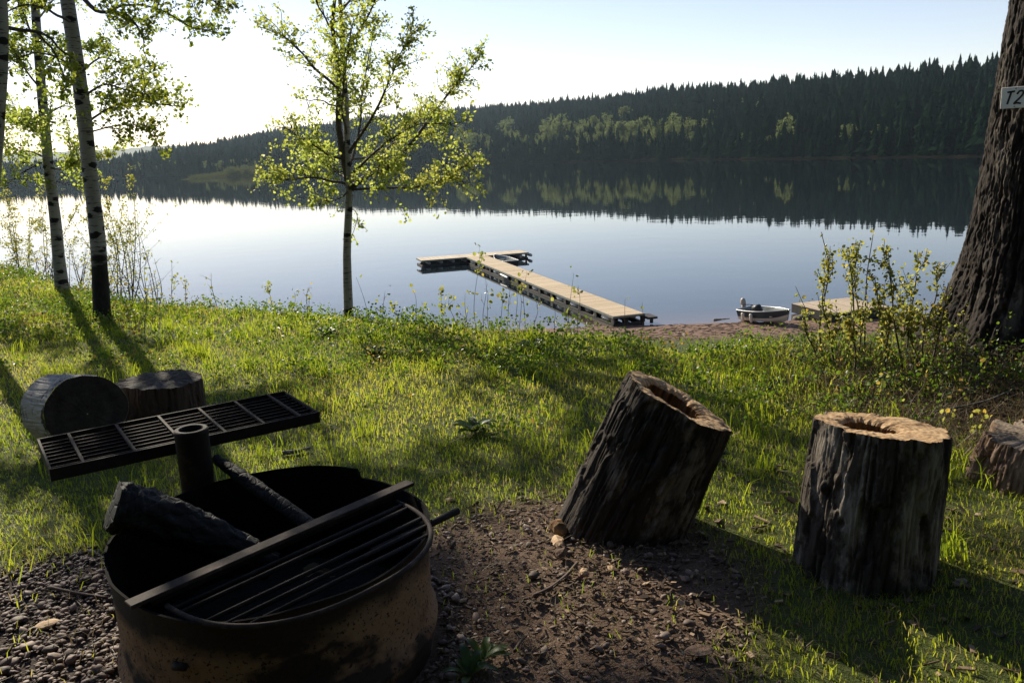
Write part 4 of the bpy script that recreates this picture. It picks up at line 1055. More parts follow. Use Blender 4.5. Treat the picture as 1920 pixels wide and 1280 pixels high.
mb = MB()
def chips(x, y, L, W, aval):
    n = len(x); z = ground_z(x, y); an = rng.random(n)*6.283; d = np.stack([np.cos(an), np.sin(an), rng.normal(0, .22, n)], 1); s = np.stack([-np.sin(an), np.cos(an), rng.normal(0, .3, n)], 1)
    P = np.stack([x, y, z+.004+.006*rng.random(n)], 1); d = d*(L/2)[:, None]; s = s*(W/2)[:, None]; tz = np.array([0, 0, 1.0])*(.0025+.004*rng.random(n))[:, None]
    v = np.stack([P-d-s*.6, P+d*.8-s, P+d+s*.5, P-d*.8+s, P-d-s*.6+tz, P+d*.8-s+tz, P+d+s*.5+tz, P-d*.8+s+tz], 1)
    b = (np.arange(n)*8)[:, None, None]; F = np.array([[4, 5, 6, 7], [0, 4, 7, 3], [0, 1, 5, 4], [1, 2, 6, 5], [2, 3, 7, 6]])
    mb.add(v.reshape(-1, 3), (F[None]+b).reshape(-1, 4), a=np.repeat(aval, 8))
n = 12000; x = rng.uniform(-2.2, 1.7, n); y = rng.uniform(2.0, 4.3, n); dmm = dirt_mask(x, y)
k = (rng.random(n) < dmm*(.3+.5*vnoise(x*3, y*3, 0, 4))+.04) & (np.hypot(x-RING_C[0], y-RING_C[1]) > RING_R+.03) & (gravel_mask(x, y) < .6); x, y = x[k], y[k]
chips(x, y, rng.gamma(2.2, .0065, len(x))+.004, rng.gamma(3, .0024, len(x))+.002, rng.random(len(x))**1.6)
n = 500; x = rng.uniform(.4, 3, n); y = rng.uniform(2.2, 4.6, n); chips(x, y, rng.gamma(3, .01, n)+.01, rng.gamma(3, .004, n)+.004, rng.random(n)**1.2)
tag(mb.build('wood_chips', M['chip'], attr=True), 'scattered bark chips and wood splinters on the bare dirt', 'wood chips', kind='stuff')

def splinter(name, label, px, py, L, W, T, ang, mat, seed, tilt=.1, cat='wood chunk'):
    p = on_ground(px, py); n = 9; u = np.linspace(-.5, .5, 14); th = np.linspace(0, 2*math.pi, n, endpoint=False)
    U, TT = np.meshgrid(u, th, indexing='ij')
    env = np.clip(1-np.abs(U*2)**3, .08, 1)
    rr = (1+.9*(fbm(np.cos(TT)*2+seed, np.sin(TT)*2, U*6, seed, 3)-.5))
    V = np.stack([U*L, np.cos(TT)*W/2*env*rr, np.sin(TT)*T/2*env*rr+.2*U*tilt*L], -1)
    mb = MB(); mb.grid(V.transpose(1, 0, 2), closed_u=True)
    o = mb.build(name, mat, loc=(p[0], p[1], p[2]+T*.42)); o.rotation_euler = (0, 0, ang)
    return tag(o, label, cat)
splinter('wood_chunk', 'pale split wedge of wood against the foot of the tilted hollow stump', 1048, 1000, .13, .075, .06, 1.9, M['hollow'], 3)
splinter('wood_chunk', 'long pale splinter lying just in front of the tilted stump', 1047, 1022, .12, .045, .035, 1.75, M['chip_pale'], 5)
splinter('wood_chunk', 'reddish broken wood lump farthest out in front of the tilted stump', 1052, 1044, .08, .05, .045, 1.3, M['rot_red'], 8)
splinter('wood_chunk', 'small whitish wood bit on the dirt beside the curved stick', 1096, 1078, .05, .035, .03, 1.7, M['chip_pale'], 12)
splinter('wood_chip', 'flat pointed pale chip at the edge of the stump shadow', 1143, 1065, .07, .025, .012, 1.7, M['chip_pale'], 15, cat='wood chip')
splinter('wood_chip', 'flat orange wood chip lying on the dark gravel', 88, 1172, .085, .05, .012, .5, M['chip_pale'], 18, cat='wood chip')
splinter('wood_chip', 'pale wood chip on the dry grass behind the pivot rod', 843, 940, .06, .035, .018, .3, M['chip_pale'], 21, cat='wood chip')
splinter('bark_flake', 'curled brown bark flake in the dry grass at the bottom of the picture', 1310, 1225, .11, .06, .02, .1, M['chip'] if False else M['rot_red'], 25, cat='bark')
splinter('bark_flake', 'pale bark flake in the grass to the right of the upright hollow stump', 1800, 1095, .08, .04, .018, .6, M['cut_old'], 27, cat='bark')
def stick(label, pts, r0, r1, mat=None, dz=.012, name='stick'):
    P = [on_ground(*q, far=dz > .07 and name == 'stick' and q[1] < 620)+np.array([0, 0, dz]) for q in pts]; P = spline(P, 14); o = P[0]
    mb = MB(); mb.tube(P-o, np.linspace(r0, r1, len(P)), 8, wob=.3)
    return tag(mb.build(name, mat or M['twig_red'], smooth=True, loc=tuple(o)), label, 'stick')
stick('curved brown stick lying on the bare dirt in front of the tilted stump', [(1000, 1125), (1030, 1110), (1062, 1085), (1083, 1060)], .009, .006)
stick('short straight twig on the gravel left of the fire ring', [(92, 1107), (150, 1118), (202, 1126)], .007, .005)
stick('thin dark twig on the dirt below the curved stick', [(965, 1228), (975, 1212), (988, 1198)], .006, .003)
stick('fallen grey branch in the undergrowth left of the leaning birch', [(70, 598), (110, 592), (160, 578)], .015, .008, M['twig'], .06)
stick('pale dry stick sticking out of the undergrowth above the upright stump', [(1752, 800), (1800, 790), (1850, 778), (1895, 758)], .007, .004, M['bark_grey'], .09)
stick('old grey branch lying in the lawn behind the fire ring', [(528, 856), (555, 852), (582, 847)], .014, .01, M['bark_grey'], .02)
stick('weathered driftwood pole at the water edge left of the beached boat', [(1338, 603.5), (1352, 602.5), (1368, 601.5)], .07, .05, M['bark_grey'], .08)

# ------------------------------------------------------------------ shrubs and weeds
def sapling(name, label, cat, base, top, lean=0.0, leafn=60, leaf=.025, stem=.006, mat='leaf_shrub', twig='twig', group=None, branches=6, amean=.55, lowbare=.25, blen=.25, wob=.03):
    B = np.asarray(base, float); T = np.asarray(top, float); H = np.linalg.norm(T-B)
    e = empty(name, tuple(B), label=label, cat=cat, group=group)
    P = spline([np.zeros(3), (T-B)*.35+rng.normal(size=3)*wob*H, (T-B)*.7+rng.normal(size=3)*wob*H, T-B], 16)
    mb = MB(); mb.tube(P, np.linspace(stem, stem*.3, len(P)), 6)
    C = [P[int(i)] for i in np.linspace(len(P)*lowbare, len(P)-1, max(2, leafn//8))]
    for k in range(branches):
        i = int(rng.integers(int(len(P)*lowbare), len(P)-2)); d = rng.normal(size=3)*.6+np.array([0, 0, 1.1]); d /= np.linalg.norm(d)
        L = H*blen*rng.uniform(.5, 1.2)*(1.1-i/len(P)*.6)
        b = spline([P[i], P[i]+d*L*.5+rng.normal(size=3)*L*.08, P[i]+d*L+np.array([0, 0, L*.15])], 8); mb.tube(b, np.linspace(stem*.5, stem*.2, len(b)), 4, cap=False)
        C += [b[int(j)] for j in np.linspace(2, len(b)-1, max(2, leafn//10))]
    mb.build('stems', M[twig], e, smooth=True)
    if leafn:
        C = np.array(C); reps = max(1, int(round(leafn/len(C)))); Q = np.repeat(C, reps, 0)+rng.normal(size=(len(C)*reps, 3))*leaf*.7
        lf = MB(); leaves(lf, Q, leaf*rng.uniform(.5, 1.3, len(Q)), np.clip(rng.normal(amean, .22, len(Q)), 0, 1), droop=-.1, elong=1.1); lf.build('foliage', M[mat], e, attr=True)
    return e
# leafy saplings in front of the swimming raft and the big trunk
sap = [(1545, 690, 1540, 435, 120, 'tallest yellow-leaved sapling at the near side of the shrub clump before the raft'),
 (1580, 700, 1592, 470, 150, 'bushy green sapling second from the lake side of the shrub clump'),
 (1606, 690, 1612, 455, 110, 'slender sapling with upright twigs between bushier shrubs before the raft'),
 (1620, 680, 1637, 440, 12, 'nearly bare budding whip rising above the shrub clump before the raft'),
 (1565, 700, 1548, 520, 130, 'short dark-leaved sapling in front of the raft edge'),
 (1650, 690, 1640, 520, 110, 'low round-leaved sapling with a crooked stem in the shrub clump'),
 (1692, 690, 1664, 460, 150, 'pale tall sapling leaning to the lake in the middle of the shrub clump'),
 (1700, 680, 1722, 484, 150, 'pale yellowish sapling standing next to the big trunk'),
 (1728, 690, 1752, 500, 110, 'sapling with orange young leaves close to the big trunk'),
 (1745, 690, 1778, 530, 90, 'low spreading sapling touching the flare of the big trunk'),
 (1600, 720, 1590, 590, 120, 'low leafy sapling filling the foot of the shrub clump near the tilted stump side'), (1660, 720, 1668, 585, 140, 'low bushy sapling in the middle of the foot of the shrub clump'), (1715, 720, 1700, 580, 140, 'low bushy sapling at the foot of the clump next to the big trunk'), (1530, 700, 1512, 585, 60, 'small sparse sapling at the outer edge of the clump near the beached boat'), (1805, 720, 1806, 575, 40, 'single green seedling growing in front of the big trunk flare')]
for (bx, by, tx, ty, n, lab) in sap:
    b = on_ground(bx, by); tp = at_y(tx, ty, b[1]+rng.uniform(-.15, .15)); sapling('sapling', lab, 'sapling', b, tp, leafn=int(n*2.2), leaf=.024, stem=.008, branches=9 if n > 30 else 2, group='leafy saplings beside the big trunk', amean=.5, blen=.3)
for (bx, by, tx, ty, n, lab) in [(1655, 800, 1658, 700, 14, 'yellow-leaved weed stem in the shade behind the upright stump'), (1700, 795, 1738, 690, 12, 'arching weed with yellow leaves in the shade below the big trunk'), (1775, 815, 1782, 765, 12, 'small bright green weed right behind the upright stump'), (1830, 830, 1838, 770, 26, 'leafy green weed beside the crumbling stump')]:
    b = on_ground(bx, by); sapling('weed_stem', lab, 'weed', b, at_y(tx, ty, b[1]), leafn=n, leaf=.025, stem=.004, branches=2, amean=.7, group='weeds in the shade of the big trunk')
# thorny tangle under the clump
mb = MB(); lf = MB()
for k in range(330):
    x = rng.uniform(1.5, 4.1); y = rng.uniform(4.7, 6.8); b = np.array([x, y, float(ground_z(x, y))]); d = rng.normal(size=3)*.7+np.array([0, 0, .7]); d /= np.linalg.norm(d); L = rng.uniform(.15, .5)*(.45+.55*float(sstep(1.4, 2.6, x)))
    P = spline([b, b+d*L*.5, b+d*L+rng.normal(size=3)*.08-np.array([0, 0, .12])], 8); mb.tube(P, np.linspace(.004, .0015, len(P)), 4, cap=False)
    Q = np.repeat(P[2:], 3, 0)+rng.normal(size=((len(P)-2)*3, 3))*.03; leaves(lf, Q, .024*rng.uniform(.5, 1.3, len(Q)), np.clip(rng.normal(.5, .28, len(Q)), 0, 1))
e = empty('undergrowth', label='low tangled undergrowth of twigs and small leaves below the saplings by the big trunk', cat='undergrowth', kind='stuff')
a_o = mb.build('twigs', M['twig'], e); a_o['kind'] = 'stuff'; b_o = lf.build('foliage', M['weed'], e, attr=True); b_o['kind'] = 'stuff'

# tall weeds along the bank edge in the middle
wd = [(832, 612, 828, 548, 36), (852, 612, 842, 556, 26), (873, 612, 872, 550, 18), (893, 606, 905, 478, 34), (908, 608, 909, 510, 6), (918, 612, 914, 552, 14), (934, 612, 944, 548, 22), (948, 610, 958, 530, 14), (968, 612, 967, 536, 2), (972, 612, 973, 540, 2), (985, 612, 988, 508, 26), (1002, 612, 1004, 562, 8), (1040, 615, 1038, 566, 2), (1060, 618, 1062, 582, 16), (1082, 616, 1084, 535, 20), (1072, 616, 1076, 512, 3), (1170, 625, 1172, 560, 2), (1195, 626, 1204, 566, 1), (780, 604, 775, 545, 4), (715, 592, 722, 545, 6), (700, 590, 668, 520, 1), (745, 598, 738, 575, 18), (790, 604, 795, 578, 20), (520, 570, 500, 535, 40), (545, 570, 552, 548, 16), (570, 572, 580, 556, 10)]
wl = ['knee-high leafy weed at the bank edge', 'tall thin weed stem with a few leaves against the lake', 'bare dry stalk at the bank edge', 'tallest leafy stem in front of the dock head']
g = 'weeds along the bank edge'
for k, (bx, by, tx, ty, n) in enumerate(wd):
    b = on_ground(bx, by); lab = wl[3] if k == 3 else (wl[2] if n <= 3 else (wl[1] if by-ty > 70 else wl[0]))
    sapling('weed_stem', lab, 'weed', b, at_y(tx, ty, b[1]), leafn=n, leaf=.035, stem=.0038, branches=2 if n > 5 else 0, group=g, amean=.35, twig='twig_red', blen=.3)
# bushes at the left
def bush(label, bx, by, spread, h, n, leafn, leaf, amean=.6, name='bush', mat='leaf_shrub', twig='twig', deep=0.0):
    b = on_ground(bx, by); b = b+np.array([0, deep, 0]); b[2] = float(ground_z(b[0], b[1])); e = empty(name, tuple(b), label=label, cat='bush'); mb = MB(); C = []
    for k in range(n):
        s = np.array([rng.normal(0, spread*.35), rng.normal(0, spread*.35), -.05]); tp = s+np.array([rng.normal(0, spread*.45), rng.normal(0, spread*.4), h*rng.uniform(.55, 1.05)])
        P = spline([s, (s+tp)/2+rng.normal(size=3)*h*.05, tp], 12); mb.tube(P, np.linspace(.009, .002, len(P)), 5, cap=False); C += list(P[4:])
        for q in range(5):
            i = int(rng.integers(3, len(P)-1)); d = rng.normal(size=3)*.8+np.array([0, 0, .6]); L = h*.22*rng.uniform(.4, 1.2); bb = spline([P[i], P[i]+d*L*.5, P[i]+d*L+rng.normal(size=3)*L*.1], 6)
            mb.tube(bb, np.linspace(.0035, .0012, len(bb)), 3, cap=False); C += list(bb[2:])
    mb.build('stems', M[twig], e, smooth=True)
    if leafn:
        C = np.array(C); Q = C[rng.integers(0, len(C), leafn)]+rng.normal(size=(leafn, 3))*leaf*.9
        lf = MB(); leaves(lf, Q, leaf*rng.uniform(.5, 1.3, leafn), np.clip(rng.normal(amean, .2, leafn), 0, 1)); lf.build('foliage', M[mat], e, attr=True)
    return e
bush('tall leafy bush at the left picture edge above the grassy mound', -20, 500, .9, 1.75, 13, 3600, .03, deep=1.0, amean=.45)
bush('small reddish twiggy bush on the grassy mound beside the tall leafy bush', 52, 508, .55, .85, 16, 700, .026, deep=.8, amean=.55)
bush('upright leafy shrub between and behind the two white birch trunks', 145, 535, .85, 2.0, 8, 2300, .028, deep=.6, amean=.45)
bush('sparse greening shrub right behind the leaning birch', 208, 545, .5, 1.5, 7, 700, .026, deep=.6, amean=.4)
bush('bare thin-twigged grey bush beside the foot of the leaning birch', 238, 545, .5, .95, 6, 40, .024, twig='bark_grey', deep=.4)
for (bx, by, tx, ty, n, lab) in [(258, 600, 235, 520, 2, 'pair-leaning bare stalk in the weeds right of the leaning birch'), (262, 598, 280, 470, 3, 'tall forked bare stalk behind the bare bush by the birch'), (290, 560, 288, 506, 2, 'bare upright stalk on the bank right of the birches'), (322, 558, 322, 492, 22, 'tall leafy stem on the bank right of the birches'), (345, 560, 347, 525, 30, 'leafy tuft on the bank to the right of the tall leafy stem'), (408, 570, 396, 512, 1, 'lone bent bare stalk at the bank edge left of the aspen'), (272, 640, 276, 540, 1, 'bare twig standing in the lawn weeds below the birch'), (577, 600, 578, 538, 1, 'thin dry stalk in the lawn left of the aspen trunk')]:
    b = on_ground(bx, by); sapling('weed_stem', lab, 'weed', b, at_y(tx, ty, b[1]), leafn=n, leaf=.035, stem=.005, branches=3, blen=.35, twig='bark_grey' if n < 5 else 'twig')
# ground cover: small leafy plants over the bank and among the grass
def cover():
    lf = MB(); n = 6500; x = rng.uniform(-15, 7, n); y = rng.uniform(4.5, 16, n); ye = edge_y(x)
    p = .05+.8*np.exp(-np.abs(y-ye+.6)/.8)+.3*(x < -2.5)*(y > 7) + .6*((x > 2) & (y > 4.8))
    p = p + 1.0*((x > -3.2) & (x < 3.0))*np.exp(-np.abs(y-ye+.7)/.9)
    p = p*(.25+1.3*(fbm(x*.9, y*.9, 0, 131, 3) > .48))
    k = (rng.random(n) < p) & (y < ye+2.0); x, y, ye = x[k], y[k], ye[k]; z = ground_z(x, y)
    for cx, cy, cz, ee in zip(x, y, z, ye):
        tall = .07+.16*math.exp(-abs(cy-ee+.4)/1.0)*rng.random()+.05*rng.random(); m = int(rng.integers(20, 46))
        Q = np.stack([cx+rng.normal(0, .055+.2*tall, m), cy+rng.normal(0, .055+.2*tall, m), cz+rng.random(m)**.8*tall], 1)
        am = rng.choice([.2, .4, .55, .93], p=[.5, .3, .16, .04] if -3 < cx < 3.2 else [.28, .36, .22, .14])
        leaves(lf, Q, (.015+.0011*cy)*rng.uniform(.6, 1.3, m), np.clip(rng.normal(am, .1, m), 0, 1), droop=-.3, elong=1.15)
    tag(lf.build('ground_cover', M['weed'], attr=True), 'low leafy ground cover with some yellow leaves along the top of the bank', 'ground cover', kind='stuff')
cover()
def rosette(label, px, py, n, L, W, seed, group=None, up=.6):
    b = on_ground(px, py); e = empty('broadleaf_weed', tuple(b), label=label, cat='weed', group=group); lf = MB()
    for k in range(n):
        a = k*2.4+rng.normal(0, .3); l = L*rng.uniform(.6, 1.1); u = np.linspace(0, 1, 9); w = W*np.sin(np.clip(u*.95+.05, 0, 1)*math.pi)**.7*rng.uniform(.8, 1.1)
        rise = up*rng.uniform(.6, 1.3); x = u*l*.85; z = np.sin(u*2.0)*l*rise*.6+.004
        d = np.array([math.cos(a), math.sin(a), 0]); s = np.array([-math.sin(a), math.cos(a), 0])
        mid_ = np.outer(x, d)+np.outer(z, [0, 0, 1]); V = np.stack([mid_-np.outer(w/2, s)+np.outer(w*.18, [0, 0, 1]), mid_, mid_+np.outer(w/2, s)+np.outer(w*.18, [0, 0, 1])], 1)
        lf.grid(V, a=np.full((9, 3), np.clip(rng.normal(.45, .12), 0, .8)))
    lf.build('leaves', M['weed'], e, attr=True, smooth=True); return e
rosette('broad-leaved dock plant in the middle of the sunny lawn', 890, 812, 13, .19, .06, 1)
rosette('small broad-leaved weed on the dirt by the fire ring at the picture bottom', 905, 1240, 9, .11, .03, 2)
rosette('long-leaved weed right of the fire ring foot in the gravel', 880, 1272, 7, .12, .03, 3)
rosette('dark leafy weed tuft in the tree shade before the aspen', 700, 668, 14, .2, .05, 4)
rosette('dark leafy weed clump in the shaded lawn below the dock end', 1000, 655, 14, .2, .05, 5)
rosette('leafy weed clump in the lawn between the aspen and the grill', 610, 630, 14, .2, .05, 6)
for k, (px, py, lab) in enumerate([(770, 770, 'yellow dandelion in the lawn above the fire ring, nearest of them'), (788, 682, 'yellow dandelion at the edge of the tree shadow'), (866, 672, 'yellow dandelion in the shaded lawn by the dark weeds'), (1246, 636, 'yellow dandelion at the bank edge before the beach'), (1212, 615, 'yellow dandelion on the bank beside the dock end')]):
    b = on_ground(px, py); e = empty('dandelion', tuple(b), label=lab, cat='flower', group='dandelions in the lawn')
    mb = MB(); mb.tube([(0, 0, 0), (.004, 0, .05), (.006, .004, .10)], .0025, 5); mb.build('stem', M['twig_red'], e)
    lf = MB(); m = 26; a = np.arange(m)*2.4; r = .02*np.sqrt(np.arange(m)/m)+.006
    Q = np.stack([.006+0*a, .004+0*a, .10+0*a], 1); tip = Q+np.stack([np.cos(a)*r*1.1, np.sin(a)*r*1.1, .008+.006*rng.random(m)], 1); s = np.stack([-np.sin(a), np.cos(a), 0*a], 1)*.004
    lf.add(np.stack([Q, tip-s, tip+s], 1).reshape(-1, 3), (np.arange(m)*3)[:, None]+np.array([[0, 1, 2]]), a=np.repeat(rng.random(m), 3)); lf.build('flower_head', M['yellow'], e, attr=True)

# ------------------------------------------------------------------ dock, raft, boats
def local(o, a, p):
    """object frame with x = across (p), y = along (a)"""
    return np.stack([np.r_[p, 0], np.r_[a, 0], [0, 0, 1.0]], 1)
DZ = WATER_Z+.50
def dock():
    N0 = at_z(1150, 593, DZ); J = at_z(875, 482, DZ); a = (J-N0)[:2]; L = np.linalg.norm(a); a = a/L; p = np.array([a[1], -a[0]])
    E0 = at_z(1205, 586, DZ); W = float(np.dot((E0-N0)[:2], p)); W = max(1.5, W)
    TL = at_z(786, 486, DZ); TR = at_z(990, 473, DZ)
    s0 = float(np.dot((TL-J)[:2], p)); s1 = float(np.dot((TR-J)[:2], p)); TW = 1.9
    e = empty('floating_dock', (N0[0], N0[1], DZ), local(None, a, p), label='long T-shaped floating dock with pale plank deck reaching out into the lake', cat='dock')
    mb = MB(); mb.box((W/2, L/2, -.03), (W, L, .06)); mb.build('walkway_deck', M['deck'], e)
    mb = MB(); mb.box(((s0+s1)/2, L+TW/2+.012, -.03), (s1-s0, TW, .06)); mb.build('head_deck', planks('head_planks', (.5, .4, .27), (.6, .49, .34), (.68, .57, .41), 'x'), e)
    tr = MB()
    for x in (-.022, W+.022): tr.box((x, L/2, -.055), (.04, L, .10))
    tr.box((W/2, -.022, -.055), (W+.08, .04, .10)); tr.build('deck_trim', M['dock_trim'], e)
    tr = MB()
    tr.box((s0/2-.022-.02, L-.012, -.06), (-s0-.045, .042, .12)); tr.box(((s1+W)/2+.022, L-.012, -.06), (s1-W-.05, .042, .12))
    tr.box((s0-.022, L+TW/2, -.06), (.04, TW+.05, .12)); tr.box((s1+.022, L+TW/2, -.06), (.04, TW+.05, .12)); tr.build('head_trim', M['dock_trim'], e)
    # float skids along the water and posts between
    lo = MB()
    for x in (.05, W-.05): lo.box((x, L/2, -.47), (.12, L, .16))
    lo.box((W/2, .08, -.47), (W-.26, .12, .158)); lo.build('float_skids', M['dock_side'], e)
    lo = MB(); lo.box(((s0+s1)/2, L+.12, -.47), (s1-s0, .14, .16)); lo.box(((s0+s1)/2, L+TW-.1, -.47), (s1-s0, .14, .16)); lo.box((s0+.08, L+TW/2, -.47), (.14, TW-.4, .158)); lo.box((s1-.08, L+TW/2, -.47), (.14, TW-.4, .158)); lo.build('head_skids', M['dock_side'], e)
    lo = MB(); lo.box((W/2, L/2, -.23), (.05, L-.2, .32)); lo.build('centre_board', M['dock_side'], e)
    n = 13
    for k in range(n+1):
        y = .1+(L-.3)*k/n
        for x in (.03, W-.03):
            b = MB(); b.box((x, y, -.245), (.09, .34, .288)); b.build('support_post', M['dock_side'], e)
    for k in range(n):
        y = .1+(L-.3)*(k+.5)/n
        for x in (.16, W-.16):
            b = MB(); th = np.linspace(0, 2*math.pi, 14, endpoint=False)
            b.tube([(x, y-.42, -.25), (x, y-.36, -.25), (x, y+.36, -.25), (x, y+.42, -.25)], [.06, .125, .125, .06], 14); b.build('float_drum', M['float_pale'] if k % 3 != 1 else M['black'], e, smooth=True)
    lo = MB(); lo.box(((s0+s1)/2, L+TW*.6, -.23), (s1-s0-.3, .05, .32)); lo.build('centre_board', M['dock_side'], e)
    for x in np.concatenate([np.linspace(s0+.15, -.5, 4), np.linspace(W+.5, s1-.15, 4)]):
        b = MB(); b.box((x, L+.1, -.255), (.14, .1, .268)); b.build('support_post', M['dock_side'], e)
        b = MB(); b.tube([(x+.45, L+.22, -.26), (x+.45, L+TW-.25, -.26)], .12, 12); b.build('float_drum', M['float_pale'], e, smooth=True)
    f = MB(); th = 0; f.tube([(-.08, L*.60, -.2), (-.09, L*.60+.15, -.23), (-.09, L*.60+1.5, -.2), (-.08, L*.60+1.7, -.18)], [.03, .06, .06, .03], 12)
    f.build('edge_fender', M['white'], e, smooth=True)
    b = MB(); b.box((W+.28, .12, -.2), (.5, .9, .1)); b.box((W+.28, -.2, -.34), (.12, .12, .24)); b.build('gangway_bracket', M['dock_side'], e)
    return N0, a, p, L, W
DN, DA, DP, DL, DW = dock()

def raft():
    z = WATER_Z+.48
    A = at_z(1484, 569, z); B = at_z(1560, 588, z); C = at_z(1696, 581, z)
    u = (B-A)[:2]; Lu = np.linalg.norm(u); u /= Lu; v = np.array([-u[1], u[0]]); Lv = abs(float(np.dot((C-B)[:2], v)))
    Lv = min(max(Lv, 3.0), 6.5); Lu = max(Lu, 2.2)
    e = empty('swim_raft', (A[0], A[1], z), np.stack([np.r_[u, 0], np.r_[v, 0], [0, 0, 1.0]], 1), label='square floating raft with pale plank top and dark sides behind the saplings', cat='raft')
    mb = MB(); mb.box((Lu/2, Lv/2, -.025), (Lu, Lv, .05)); mb.build('deck', M['deck_raft'], e)
    mb = MB()
    for yy in (0.03, Lv-.03): mb.box((Lu/2, yy, -.24), (Lu-.02, .05, .36))
    for xx in (.03, Lu-.03): mb.box((xx, Lv/2, -.24), (.05, Lv-.12, .358))
    mb.build('side_boards', M['dock_side'], e)
    mb = MB()
    for yy in (.6, Lv-.6): mb.tube([(.1, yy, -.42), (Lu-.1, yy, -.42)], .22, 14)
    mb.build('float_drum', M['black'], e, smooth=True)
raft()

def hull_sections(L, B, D, n=26):
    """open boat hull, y from stern 0 to bow L; returns section curves outer keel->gunwale (one side)"""
    out = []
    for i in range(n):
        q = i/(n-1); y = q*L
        hb = B/2*(1-max(0, (q-.35)/.65)**2.3)*(.93+.07*min(1, q*4)); hb = max(hb, .012)
        gz = D*(1+.30*q**2.2); kz = 0+.42*D*max(0, (q-.72)/.28)**2.0
        ch = hb*(.80-.45*max(0, (q-.5)/.5)**1.5)
        cz = kz+(.14+.22*q**2)*D
        prof = [(0, kz), (ch*.5, kz+(cz-kz)*.45), (ch, cz), (ch+(hb-ch)*.35, cz+(gz-cz)*.33), (ch+(hb-ch)*.72, cz+(gz-cz)*.68), (hb, gz)]
        rake = .10*L*q**6
        out.append([(x, y+rake*(z/D)*.5, z) for x, z in prof])
    return np.array(out)
def open_boat(name, label, loc, heading, L, B, D, mats, roll=0.0, pitch=0.0, motor=True, fenders=True):
    y = np.array([math.cos(heading), math.sin(heading), math.sin(pitch)]); y /= np.linalg.norm(y); x = np.cross(y, [0, 0, 1]); x /= np.linalg.norm(x); z = np.cross(x, y)
    cr, sr = math.cos(roll), math.sin(roll); x, z = x*cr+z*sr, z*cr-x*sr
    e = empty(name, tuple(loc), np.stack([x, y, z], 1), label=label, cat='boat')
    S = hull_sections(L, B, D); Sm = S*np.array([-1, 1, 1])
    lower, upper = MB(), MB()
    for Q, fl in ((S, False), (Sm, True)):
        lower.grid(Q[:, :4], flip=fl); upper.grid(Q[:, 3:], flip=fl)
    st = np.vstack([Sm[0][::-1], S[0][1:]]); lower.add(np.vstack([st]), [list(range(len(st)))])
    lower.build('lower_hull', mats[0], e); upper.build('upper_hull', mats[1], e)
    inn = MB(); I = S*np.array([.955, 1, 1])+np.array([0, 0, .015]); I[:, 5] = S[:, 5]*np.array([.965, 1, 1])-np.array([0, 0, .004]); I[0, :, 1] += .03; I[:, 0, 2] = np.maximum(I[:, 0, 2], .07); I[:, 1, 2] = np.maximum(I[:, 1, 2], .075)
    for Q, fl in ((I, True), (I*np.array([-1, 1, 1]), False)): inn.grid(Q, flip=fl)
    st = np.vstack([(I[0]*np.array([-1, 1, 1]))[::-1], I[0][1:]]); inn.add(st, [list(range(len(st)))[::-1]]); inn.build('interior', M['boat_in'], e)
    gw = MB()
    for sgn in (1, -1):
        P = S[:, 5]*np.array([sgn, 1, 1]); gw.tube(P+np.array([0, 0, .012]), .024, 8)
    P = np.array([S[0, 5]*np.array([-1, 1, 1]), S[0, 5]])+np.array([0, 0, .012]); gw.tube(P, .026, 8); gw.build('gunwale', mats[2], e, smooth=True)
    for q in (.25, .5, .74):
        i = int(q*25); w = S[i, 4][0]*2*.93; b = MB(); b.box((0, S[i, 4][1], D*.62+.1*q*D), (w, .24, .035)); b.build('bench', M['alu'] if motor else M['boat_in'], e)
    if motor:
        mo = bpy.data.objects.new('outboard_motor', None)
        th = np.linspace(0, 2*math.pi, 18, endpoint=False)
        prof = [(.05, .0), (.11, .02), (.13, .10), (.125, .20), (.10, .29), (.05, .33), (.004, .34)]
        V = np.stack([np.stack([r*.78*np.cos(th), r*1.15*np.sin(th), 0*th+h], -1) for r, h in prof], 1)+np.array([0, -.10, D+.13])
        b = MB(); b.grid(V, closed_u=True); b.box((0, -.08, D+.04), (.18, .16, .17), bev=.02); cowl = b.build('outboard_motor', M['cowl'], e, smooth=True)
        b = MB(); b.box((0, -.10, D*.42), (.09, .16, D*1.05), bev=.02); b.box((0, -.14, .02), (.05, .26, .12), bev=.01); b.build('motor_leg', M['black'], cowl)
        b = MB(); b.tube([(0, .02, D+.16), (.04, .32, D+.20), (.06, .55, D+.19)], [.022, .018, .024], 8); b.build('tiller', M['black'], cowl, smooth=True)
        # seat back / gear heap
        b = MB(); b.tube([(.0, L*.30-.2, D*.75), (.0, L*.30-.1, D*1.02), (.02, L*.30+.12, D*1.1), (.0, L*.30+.3, D*.95)], [.06, .2, .2, .06], 12, wob=.3); b.build('gear_bag', M['black'], e, smooth=True)
    if fenders:
        for q in (.22, .40):
            i = int(q*25); pnt = S[i, 5]*np.array([1, 1, 1]); b = MB(); b.tube([(pnt[0]+.08, pnt[1], D*.90), (pnt[0]+.085, pnt[1], D*.8), (pnt[0]+.06, pnt[1], .12), (pnt[0]+.055, pnt[1], .04)], [.035, .075, .075, .035], 12); b.build('fender', M['hull_cream'], e, smooth=True)
    return e
st = on_ground(1392, 600, True)
open_boat('fishing_boat', 'small dark blue and cream motor boat with outboard pulled up on the brown beach', (st[0]+.0, st[1]-.5, WATER_Z+.02), math.atan2(-.866, .5), 2.5, 1.2, .52, (M['hull_cream'], M['hull_navy'], M['alu']), roll=R(-3), pitch=R(2.5))
mc = DN[:2] + DA*(DL-3.7) + DP*(DW+.78)
